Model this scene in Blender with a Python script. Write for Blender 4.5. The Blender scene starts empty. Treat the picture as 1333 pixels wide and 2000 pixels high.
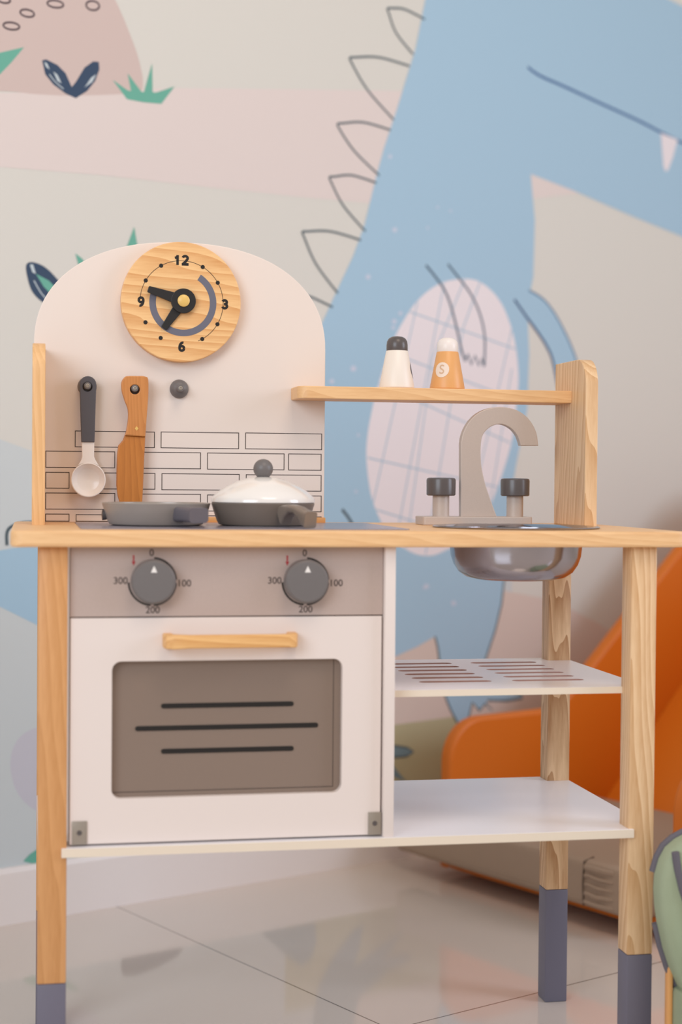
import bpy, bmesh, math, random
from mathutils import Matrix, Vector
R = math.radians
S = bpy.context.scene
COL = S.collection

# ------------------------------------------------------------------ camera
cam_d = bpy.data.cameras.new('camera')
cam = bpy.data.objects.new('camera', cam_d); COL.objects.link(cam)
F = 3149.2
cam_d.sensor_fit = 'VERTICAL'; cam_d.sensor_height = 36.0; cam_d.sensor_width = 24.0
cam_d.lens = F * 36.0 / 2000.0
cr_, cu_, cf_ = (0.982107, -0.188137, 0.008351), (-0.004449, 0.021148, 0.999766), (0.188269, 0.981915, -0.019933)
m = Matrix(((cr_[0], cu_[0], -cf_[0], -0.0071), (cr_[1], cu_[1], -cf_[1], -1.7515), (cr_[2], cu_[2], -cf_[2], 0.6962), (0, 0, 0, 1)))
cam.matrix_world = m
cam_d.clip_start = 0.05
cam_d.dof.use_dof = True; cam_d.dof.focus_distance = 2.04; cam_d.dof.aperture_fstop = 2.8
S.camera = cam

# ------------------------------------------------------------------ world, lights, exposure
S.view_settings.view_transform = 'Standard'; S.view_settings.look = 'None'
S.view_settings.gamma = 1.0; S.view_settings.use_curve_mapping = False
S.view_settings.exposure = -0.18
wd = bpy.data.worlds.new('room_light'); S.world = wd; wd.use_nodes = True
bg = wd.node_tree.nodes['Background']; bg.inputs[0].default_value = (1.0, 0.90, 0.80, 1); bg.inputs[1].default_value = 0.60

def area(name, loc, target, size, power, col, size_y=None):
    d = bpy.data.lights.new(name, 'AREA'); d.energy = power; d.color = col; d.size = size
    if size_y: d.shape = 'RECTANGLE'; d.size_y = size_y
    o = bpy.data.objects.new(name, d); COL.objects.link(o); o.location = loc
    o.rotation_euler = (Vector(target) - Vector(loc)).to_track_quat('-Z', 'Y').to_euler()
    return o
area('ceiling_lamp', (0.5, -1.1, 2.6), (0.35, 0.3, 0.6), 0.9, 16, (1.0, 0.82, 0.66))
area('window_daylight', (-1.7, -2.4, 1.75), (0.25, 0.6, 0.6), 1.8, 58, (0.76, 0.87, 1.0), 1.5)
area('far_window_daylight', (2.7, -0.9, 1.35), (0.6, 0.2, 0.35), 0.9, 26, (0.74, 0.82, 1.0), 1.2)

# ------------------------------------------------------------------ materials
def lin(h):
    out = []
    for i in (0, 2, 4):
        c = int(h[i:i+2], 16) / 255
        out.append(c / 12.92 if c <= 0.04045 else ((c + 0.055) / 1.055) ** 2.4)
    return (*out, 1)
MATS = {}
def mat(name, hexc, rough=0.5, metal=0.0, spec=0.5, bump=0, bscale=300, vary=0.0, vscale=40, coat=0):
    if name in MATS: return MATS[name]
    mt = bpy.data.materials.new(name); mt.use_nodes = True; nt = mt.node_tree; b = nt.nodes['Principled BSDF']
    c = lin(hexc); b.inputs['Base Color'].default_value = c
    b.inputs['Roughness'].default_value = rough; b.inputs['Metallic'].default_value = metal
    b.inputs['Specular IOR Level'].default_value = spec
    if coat: b.inputs['Coat Weight'].default_value = coat; b.inputs['Coat Roughness'].default_value = 0.08
    tc = nt.nodes.new('ShaderNodeTexCoord')
    if vary:
        n = nt.nodes.new('ShaderNodeTexNoise'); n.inputs['Scale'].default_value = vscale; n.inputs['Detail'].default_value = 4
        nt.links.new(tc.outputs['Object'], n.inputs['Vector'])
        mx = nt.nodes.new('ShaderNodeMix'); mx.data_type = 'RGBA'
        mx.inputs[6].default_value = (*[v * (1 - vary) for v in c[:3]], 1); mx.inputs[7].default_value = (*[min(1, v * (1 + vary)) for v in c[:3]], 1)
        nt.links.new(n.outputs['Fac'], mx.inputs[0]); nt.links.new(mx.outputs[2], b.inputs['Base Color'])
    if bump:
        n2 = nt.nodes.new('ShaderNodeTexNoise'); n2.inputs['Scale'].default_value = bscale; n2.inputs['Detail'].default_value = 3
        bp = nt.nodes.new('ShaderNodeBump'); bp.inputs['Strength'].default_value = bump; bp.inputs['Distance'].default_value = 0.001
        nt.links.new(tc.outputs['Object'], n2.inputs['Vector']); nt.links.new(n2.outputs['Fac'], bp.inputs['Height']); nt.links.new(bp.outputs['Normal'], b.inputs['Normal'])
    MATS[name] = mt; return mt

def wood(name, light, dark, axis, ring=1.0, dens=55, offs=(0, 0, 0), rough=0.45, contrast=0.5, wob=1.0):
    """pine-like: growth lines run along one axis, distorted by long noise"""
    mt = bpy.data.materials.new(name); mt.use_nodes = True; nt = mt.node_tree; b = nt.nodes['Principled BSDF']
    tc = nt.nodes.new('ShaderNodeTexCoord'); mp = nt.nodes.new('ShaderNodeMapping'); mp.inputs['Location'].default_value = offs
    sc = [1, 1, 1]; sc['XYZ'.index(axis)] = 0.10; mp.inputs['Scale'].default_value = sc
    nt.links.new(tc.outputs['Object'], mp.inputs['Vector'])
    n1 = nt.nodes.new('ShaderNodeTexNoise'); n1.inputs['Scale'].default_value = 16 * wob; n1.inputs['Detail'].default_value = 2
    nt.links.new(mp.outputs[0], n1.inputs['Vector'])
    ad = nt.nodes.new('ShaderNodeVectorMath'); ad.operation = 'MULTIPLY_ADD'; ad.inputs[1].default_value = (0.05, 0.05, 0.05)
    nt.links.new(n1.outputs['Color'], ad.inputs[0]); nt.links.new(mp.outputs[0], ad.inputs[2])
    wv = nt.nodes.new('ShaderNodeTexWave'); wv.wave_type = 'BANDS'; wv.bands_direction = 'DIAGONAL'; wv.wave_profile = 'SAW'
    wv.inputs['Scale'].default_value = dens * ring; wv.inputs['Distortion'].default_value = 1.5; wv.inputs['Detail'].default_value = 1.5
    nt.links.new(ad.outputs[0], wv.inputs['Vector'])
    n2 = nt.nodes.new('ShaderNodeTexNoise'); n2.inputs['Scale'].default_value = 420; n2.inputs['Detail'].default_value = 3
    nt.links.new(mp.outputs[0], n2.inputs['Vector'])
    rp = nt.nodes.new('ShaderNodeValToRGB'); rp.color_ramp.elements[0].position = 0.25; rp.color_ramp.elements[1].position = 1.0
    rp.color_ramp.elements[0].color = lin(light); rp.color_ramp.elements[1].color = lin(dark)
    mu = nt.nodes.new('ShaderNodeMath'); mu.operation = 'MULTIPLY_ADD'; mu.inputs[1].default_value = contrast
    m2 = nt.nodes.new('ShaderNodeMath'); m2.operation = 'MULTIPLY'; m2.inputs[1].default_value = 0.45
    nt.links.new(n2.outputs['Fac'], m2.inputs[0]); nt.links.new(wv.outputs['Fac'], mu.inputs[0]); nt.links.new(m2.outputs[0], mu.inputs[2])
    nt.links.new(mu.outputs[0], rp.inputs[0]); nt.links.new(rp.outputs[0], b.inputs['Base Color'])
    b.inputs['Roughness'].default_value = rough
    return mt

PINE_X = wood('pine_x', 'F2C692', 'CF9358', 'X', contrast=0.28)
PINE_Z = wood('pine_z', 'EBC79C', 'C08C55', 'Z', contrast=0.5)
PINE_Z2 = wood('pine_z_knotty', 'E8C49A', 'A56F3C', 'Z', contrast=0.6, offs=(.37, .11, .2), wob=1.6)
PINE_ZL = wood('pine_z_pale', 'EFC08A', 'CC9452', 'Z', contrast=0.3, offs=(2.3, .2, .2))
PINE_Z3 = wood('pine_z_amber', 'D9A068', 'B5783B', 'Z', contrast=0.32, offs=(1.3, .7, .2))
CLOCKWOOD = wood('clock_pine', 'F5C78C', 'D08C4A', 'X', contrast=0.5, dens=42, offs=(.2, .3, .93))
BEECH = wood('beech_handle', 'D08B4C', 'B06B2E', 'Z', contrast=0.3, dens=90)
BLADEWOOD = wood('oiled_beech_blade', 'C87E36', 'A25E1E', 'Z', contrast=0.35, dens=60)
HANDLEWOOD = wood('handle_pine', 'F2C080', 'CC8C48', 'X', contrast=0.5, offs=(.4, .1, .1))
WHITE = mat('white_lacquer', 'E9DCD5', 0.42)
SHELFWHITE = mat('white_shelf_laminate', 'F2EFF2', 0.25)
GROOVE = mat('slot_raw_board', 'A98377', 0.7)
EDGE = mat('pale_board_edge', 'EBDCC8', 0.5)
CREAM = mat('cream_lacquer_board', 'EADCD2', 0.45)
SILVER = mat('silver_grey_paint', 'BEABA2', 0.5, metal=0.1, bump=0.15, bscale=900, vary=0.05, vscale=500)
SILVERLT = mat('silver_paint_light', 'C5B5AA', 0.42, metal=0.1, bump=0.1, bscale=900, vary=0.04, vscale=600)
GREYPAINT = mat('charcoal_paint', '66626A', 0.5, vary=0.04)
SPOONGREY = mat('dark_handle_paint', '545156', 0.55, vary=0.05)
LEGTIP = mat('slate_leg_paint', '6E6B7A', 0.5, vary=0.03)
KNOB = mat('knob_grey', '716C6B', 0.42, vary=0.04, vscale=300)
DARK = mat('dark_grey_lacquer', '5A5352', 0.3)
BLACK = mat('black_print', '16110F', 0.5)
HANDBLACK = mat('black_matt_lacquer', '1E1B1B', 0.45)
INK = mat('brown_black_print', '3B2F2B', 0.6)
BRASS = mat('pale_wood_pin', 'E8C06C', 0.35)
STEEL = mat('stainless_steel', 'A7A4AA', 0.16, metal=1.0)
NICKEL = mat('hinge_metal', 'A2988C', 0.45, metal=0.35)
PANGREY = mat('pan_grey', 'A69C94', 0.33, vary=0.03, metal=0.15)
POTGREY = mat('pot_grey', '85796F', 0.33, vary=0.03, metal=0.15)
GLOSSWHITE = mat('gloss_white_paint', 'F3EEE9', 0.16, coat=0.6)
SPOONWHITE = mat('spoon_white', 'F4EAE2', 0.3, coat=0.3)
HOTPLATE = mat('stove_plate_print', '8B8794', 0.25)
RED = mat('red_print', 'B03038', 0.5)
ORANGE = mat('orange_lacquered_plywood', 'DC7410', 0.5, bump=0.1, bscale=500)
ORANGELT = mat('orange_slide_bed', 'E57F1C', 0.42)
TAUPE = mat('taupe_linen', 'B09A88', 0.95, spec=0.1, bump=0.4, bscale=1400, vary=0.12, vscale=600)
SAGE = mat('sage_cotton', 'A3AE93', 0.95, spec=0.1, bump=0.4, bscale=500, vary=0.06, vscale=30)
PIPING = mat('grey_piping', '6E6A72', 0.9, spec=0.1)
SKIRT = mat('white_baseboard_paint', 'F1E8E4', 0.4)
ARC = mat('slate_clock_print', '6A6A78', 0.5)
ORANGEWOOD = mat('orange_shaker_wood', 'E6A868', 0.4, vary=0.05, vscale=60)

# wallpaper colours
WP = {}
for k_, h_ in dict(base='DCDAD3', pink='E3D7D3', skyblue='CFD6D8', rosepale='DCCCC3', sage='BDB795', lavender='CCCBD5', hill='D3C0BA', ink='4A3B44',
                   green='6FB3A0', navy='3D4F68', cloud='C9D5DA', dinoblue='A9C9DF', outline='53626A', arm='6788A8', indigo='475A80',
                   bellywhite='EEE6EA', gridblue='AFC6D8', armink='56697C', mouth='4B6C9C', speck='CCD4E6', leafgrey='7C95A0').items():
    WP[k_] = mat('wallpaper_' + k_, h_, 0.62, spec=0.25, bump=0.12, bscale=1200)

def glass_mat():
    mt = bpy.data.materials.new('smoked_acrylic'); mt.use_nodes = True; nt = mt.node_tree; b = nt.nodes['Principled BSDF']; out = nt.nodes['Material Output']
    b.inputs['Base Color'].default_value = lin('B09C8E'); b.inputs['Roughness'].default_value = 0.12; b.inputs['Specular IOR Level'].default_value = 0.6
    tr = nt.nodes.new('ShaderNodeBsdfTransparent'); tr.inputs[0].default_value = lin('CDBBAA')
    mx = nt.nodes.new('ShaderNodeMixShader'); mx.inputs[0].default_value = 0.55
    nt.links.new(tr.outputs[0], mx.inputs[1]); nt.links.new(b.outputs[0], mx.inputs[2]); nt.links.new(mx.outputs[0], out.inputs[0])
    return mt
ACRYLIC = glass_mat()

def floor_mat():
    mt = bpy.data.materials.new('polished_floor_tile'); mt.use_nodes = True; nt = mt.node_tree; b = nt.nodes['Principled BSDF']
    tc = nt.nodes.new('ShaderNodeTexCoord'); sp = nt.nodes.new('ShaderNodeSeparateXYZ'); nt.links.new(tc.outputs['Object'], sp.inputs[0])
    def joint(sock, off, per):
        a = nt.nodes.new('ShaderNodeMath'); a.operation = 'SUBTRACT'; a.inputs[1].default_value = off; nt.links.new(sock, a.inputs[0])
        w = nt.nodes.new('ShaderNodeMath'); w.operation = 'PINGPONG'; w.inputs[1].default_value = per / 2; nt.links.new(a.outputs[0], w.inputs[0])
        l = nt.nodes.new('ShaderNodeMath'); l.operation = 'LESS_THAN'; l.inputs[1].default_value = 0.0011; nt.links.new(w.outputs[0], l.inputs[0]); return l
    j1 = joint(sp.outputs[0], FL_S, 0.8); j2 = joint(sp.outputs[1], FL_T, 0.8)
    mxm = nt.nodes.new('ShaderNodeMath'); mxm.operation = 'MAXIMUM'; nt.links.new(j1.outputs[0], mxm.inputs[0]); nt.links.new(j2.outputs[0], mxm.inputs[1])
    n = nt.nodes.new('ShaderNodeTexNoise'); n.inputs['Scale'].default_value = 2.2; n.inputs['Detail'].default_value = 5; nt.links.new(tc.outputs['Object'], n.inputs['Vector'])
    c = nt.nodes.new('ShaderNodeMix'); c.data_type = 'RGBA'; c.inputs[6].default_value = lin('D6C8BE'); c.inputs[7].default_value = lin('E0D2C6'); nt.links.new(n.outputs['Fac'], c.inputs[0])
    g = nt.nodes.new('ShaderNodeMix'); g.data_type = 'RGBA'; g.inputs[7].default_value = lin('6E5F55'); nt.links.new(mxm.outputs[0], g.inputs[0]); nt.links.new(c.outputs[2], g.inputs[6])
    nt.links.new(g.outputs[2], b.inputs['Base Color'])
    b.inputs['Roughness'].default_value = 0.07; b.inputs['Specular IOR Level'].default_value = 0.9; b.inputs['IOR'].default_value = 1.6
    return mt
FL_S, FL_T = 0.199, -0.73

# ------------------------------------------------------------------ mesh helpers
def tag(o, label=None, cat=None, group=None, kind=None):
    if label: o['label'] = label
    if cat: o['category'] = cat
    if group: o['group'] = group
    if kind: o['kind'] = kind
    return o
def thing(name, loc, label, cat, rz=0, group=None):
    o = bpy.data.objects.new(name, None); COL.objects.link(o); o.location = loc; o.rotation_euler = (0, 0, rz); o.empty_display_size = 0.02
    return tag(o, label, cat, group)
class P:
    """collects shapes (each with a material) into one mesh object"""
    def __init__(s): s.bm = bmesh.new(); s.m = []; s.flat = False
    def mi(s, mt):
        if mt not in s.m: s.m.append(mt)
        return s.m.index(mt)
    def add(s, bm2, mt, M=None, smooth=False):
        if M is not None: bmesh.ops.transform(bm2, matrix=M, verts=bm2.verts)
        i = s.mi(mt)
        for f in bm2.faces: f.material_index = i; f.smooth = smooth
        me = bpy.data.meshes.new('tmp'); bm2.to_mesh(me); bm2.free(); s.bm.from_mesh(me); bpy.data.meshes.remove(me); return s
    def box(s, x0, x1, y0, y1, z0, z1, mt, bev=0.001, seg=2, M=None):
        b = bmesh.new(); bmesh.ops.create_cube(b, size=1)
        for v in b.verts: v.co = ((x0 + x1) / 2 + v.co.x * (x1 - x0), (y0 + y1) / 2 + v.co.y * (y1 - y0), (z0 + z1) / 2 + v.co.z * (z1 - z0))
        if bev: bmesh.ops.bevel(b, geom=b.edges[:], offset=bev, segments=seg, profile=0.5, affect='EDGES')
        return s.add(b, mt, M)
    def plate(s, loops, depth, mt, M, bev=0.0008, res=1):
        """flat board: outlines in XY (even-odd holes), thickness along +Z, then M"""
        cu = bpy.data.curves.new('tmp', 'CURVE'); cu.dimensions = '2D'; cu.fill_mode = 'BOTH'
        for lp in loops:
            sp = cu.splines.new('POLY'); sp.points.add(len(lp) - 1)
            for p_, q in zip(sp.points, lp): p_.co = (q[0], q[1], 0, 1)
            sp.use_cyclic_u = True
        cu.extrude = depth / 2 - bev; cu.bevel_depth = bev; cu.bevel_resolution = res; s.flat = True; cu.offset = -bev
        o = bpy.data.objects.new('tmp', cu); COL.objects.link(o); bpy.context.view_layer.update()
        me = bpy.data.meshes.new_from_object(o.evaluated_get(bpy.context.evaluated_depsgraph_get()))
        bpy.data.objects.remove(o); bpy.data.curves.remove(cu)
        b = bmesh.new(); b.from_mesh(me); bpy.data.meshes.remove(me)
        bmesh.ops.remove_doubles(b, verts=b.verts, dist=1e-6)
        bmesh.ops.translate(b, vec=(0, 0, depth / 2), verts=b.verts)
        return s.add(b, mt, M)
    def text(s, body, size, x, z, y, mt, bold=0.0, thick=0.0003):
        cu = bpy.data.curves.new('tmp', 'FONT'); cu.body = body; cu.size = size; cu.align_x = 'CENTER'; cu.align_y = 'CENTER'; cu.offset = bold; cu.extrude = thick
        o = bpy.data.objects.new('tmp', cu); COL.objects.link(o); bpy.context.view_layer.update()
        me = bpy.data.meshes.new_from_object(o.evaluated_get(bpy.context.evaluated_depsgraph_get()))
        bpy.data.objects.remove(o); bpy.data.curves.remove(cu)
        b = bmesh.new(); b.from_mesh(me); bpy.data.meshes.remove(me)
        return s.add(b, mt, Matrix.Translation((x, y, z)) @ Matrix.Rotation(R(90), 4, 'X'))
    def lathe(s, prof, mt, M, n=56):
        b = bmesh.new(); rings = []
        for r, z in prof:
            rings.append([b.verts.new((0, 0, z))] if r < 1e-6 else [b.verts.new((r * math.cos(2 * math.pi * i / n), r * math.sin(2 * math.pi * i / n), z)) for i in range(n)])
        for a, c in zip(rings, rings[1:]):
            for i in range(n):
                j = (i + 1) % n
                if len(a) == 1 and len(c) == 1: continue
                if len(a) == 1: b.faces.new((a[0], c[i], c[j]))
                elif len(c) == 1: b.faces.new((a[i], c[0], a[j]))
                else: b.faces.new((a[i], c[i], c[j], a[j]))
        bmesh.ops.recalc_face_normals(b, faces=b.faces)
        s.add(b, mt, M, True)
        return s
    def glyph(s, strokes, x, z, y, wd, mt):
        for j, pts in enumerate(strokes):
            n = len(pts); b = bmesh.new(); L, Q = [], []
            for i in range(n):
                a, c = pts[max(i - 1, 0)], pts[min(i + 1, n - 1)]; dx, dz = c[0] - a[0], c[1] - a[1]; d = math.hypot(dx, dz) or 1; nx, nz = -dz / d * wd / 2, dx / d * wd / 2
                yy = y - 0.0002 - j * 0.00003
                L.append(b.verts.new((x + pts[i][0] + nx, yy, z + pts[i][1] + nz))); Q.append(b.verts.new((x + pts[i][0] - nx, yy, z + pts[i][1] - nz)))
            for i in range(n - 1): b.faces.new((L[i], L[i + 1], Q[i + 1], Q[i]))
            s.add(b, mt)
    def poly(s, pts3, mt):
        b = bmesh.new(); b.faces.new([b.verts.new(q) for q in pts3]); return s.add(b, mt)
    def sweep(s, path, w, h, mt, up=(0, 0, 1), bev=0.002):
        """rounded rectangular bar swept along path; w,h may be lists"""
        b = bmesh.new(); rings = []; n = len(path); up = Vector(up)
        for i, q in enumerate(path):
            q = Vector(q); d = (Vector(path[min(i + 1, n - 1)]) - Vector(path[max(i - 1, 0)])).normalized()
            sd = d.cross(up).normalized(); u2 = sd.cross(d).normalized()
            W_ = w[i] if isinstance(w, (list, tuple)) else w; H_ = h[i] if isinstance(h, (list, tuple)) else h
            c = min(bev, W_ / 2.2, H_ / 2.2); ring = []
            for sx, sz in ((1, 1), (-1, 1), (-1, -1), (1, -1)):
                cx, cz = sx * (W_ / 2 - c), sz * (H_ / 2 - c); a0 = math.atan2(sz, sx) - R(45)
                for k in range(4):
                    a = a0 + R(30) * k; ring.append(b.verts.new(q + sd * (cx + c * math.cos(a)) + u2 * (cz + c * math.sin(a))))
            rings.append(ring)
        for a, c in zip(rings, rings[1:]):
            for i in range(16): b.faces.new((a[i], a[(i + 1) % 16], c[(i + 1) % 16], c[i]))
        b.faces.new(rings[0]); b.faces.new(rings[-1][::-1]); bmesh.ops.recalc_face_normals(b, faces=b.faces)
        return s.add(b, mt)
    def build(s, name, parent=None, local=False, autosmooth=None):
        if autosmooth is None: autosmooth = 19 if s.flat else 36
        me = bpy.data.meshes.new(name); 
        if parent is not None and not local:
            bmesh.ops.transform(s.bm, matrix=(Matrix.Translation(parent_loc(parent))).inverted(), verts=s.bm.verts)
        s.bm.normal_update(); s.bm.to_mesh(me); s.bm.free()
        for mt in s.m: me.materials.append(mt)
        o = bpy.data.objects.new(name, me); COL.objects.link(o)
        if parent is not None: o.parent = parent
        if autosmooth:
            for p_ in me.polygons: p_.use_smooth = True
            me.set_sharp_from_angle(angle=R(autosmooth))
        return o
def parent_loc(o):
    v = Vector((0, 0, 0))
    while o is not None: v += o.location; o = o.parent
    return v
FRONT = lambda y: Matrix.Translation((0, y, 0)) @ Matrix.Rotation(R(90), 4, 'X') @ Matrix.Translation((0, 0, 0))  # XY plane -> XZ plane, thickness towards -Y
T = lambda x, y, z: Matrix.Translation((x, y, z))
AX_FRONT = Matrix.Rotation(R(90), 4, 'X')     # lathe axis z -> -y
def circ(cx, cy, r, n=64): return [(cx + r * math.cos(2 * math.pi * i / n), cy + r * math.sin(2 * math.pi * i / n)) for i in range(n)]
def rrect(x0, x1, y0, y1, r, k=7):
    out = []
    for cx, cy, a0 in ((x1 - r, y1 - r, 0), (x0 + r, y1 - r, 90), (x0 + r, y0 + r, 180), (x1 - r, y0 + r, 270)):
        rr = r
        for i in range(k): a = R(a0 + 90 * i / (k - 1)); out.append((cx + rr * math.cos(a), cy + rr * math.sin(a)))
    return out
def ring_arc(cx, cy, r0, r1, a0, a1, n=40):
    A_ = [R(a0 + (a1 - a0) * i / n) for i in range(n + 1)]
    return [(cx + r1 * math.cos(a), cy + r1 * math.sin(a)) for a in A_] + [(cx + r0 * math.cos(a), cy + r0 * math.sin(a)) for a in A_[::-1]]
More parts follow.
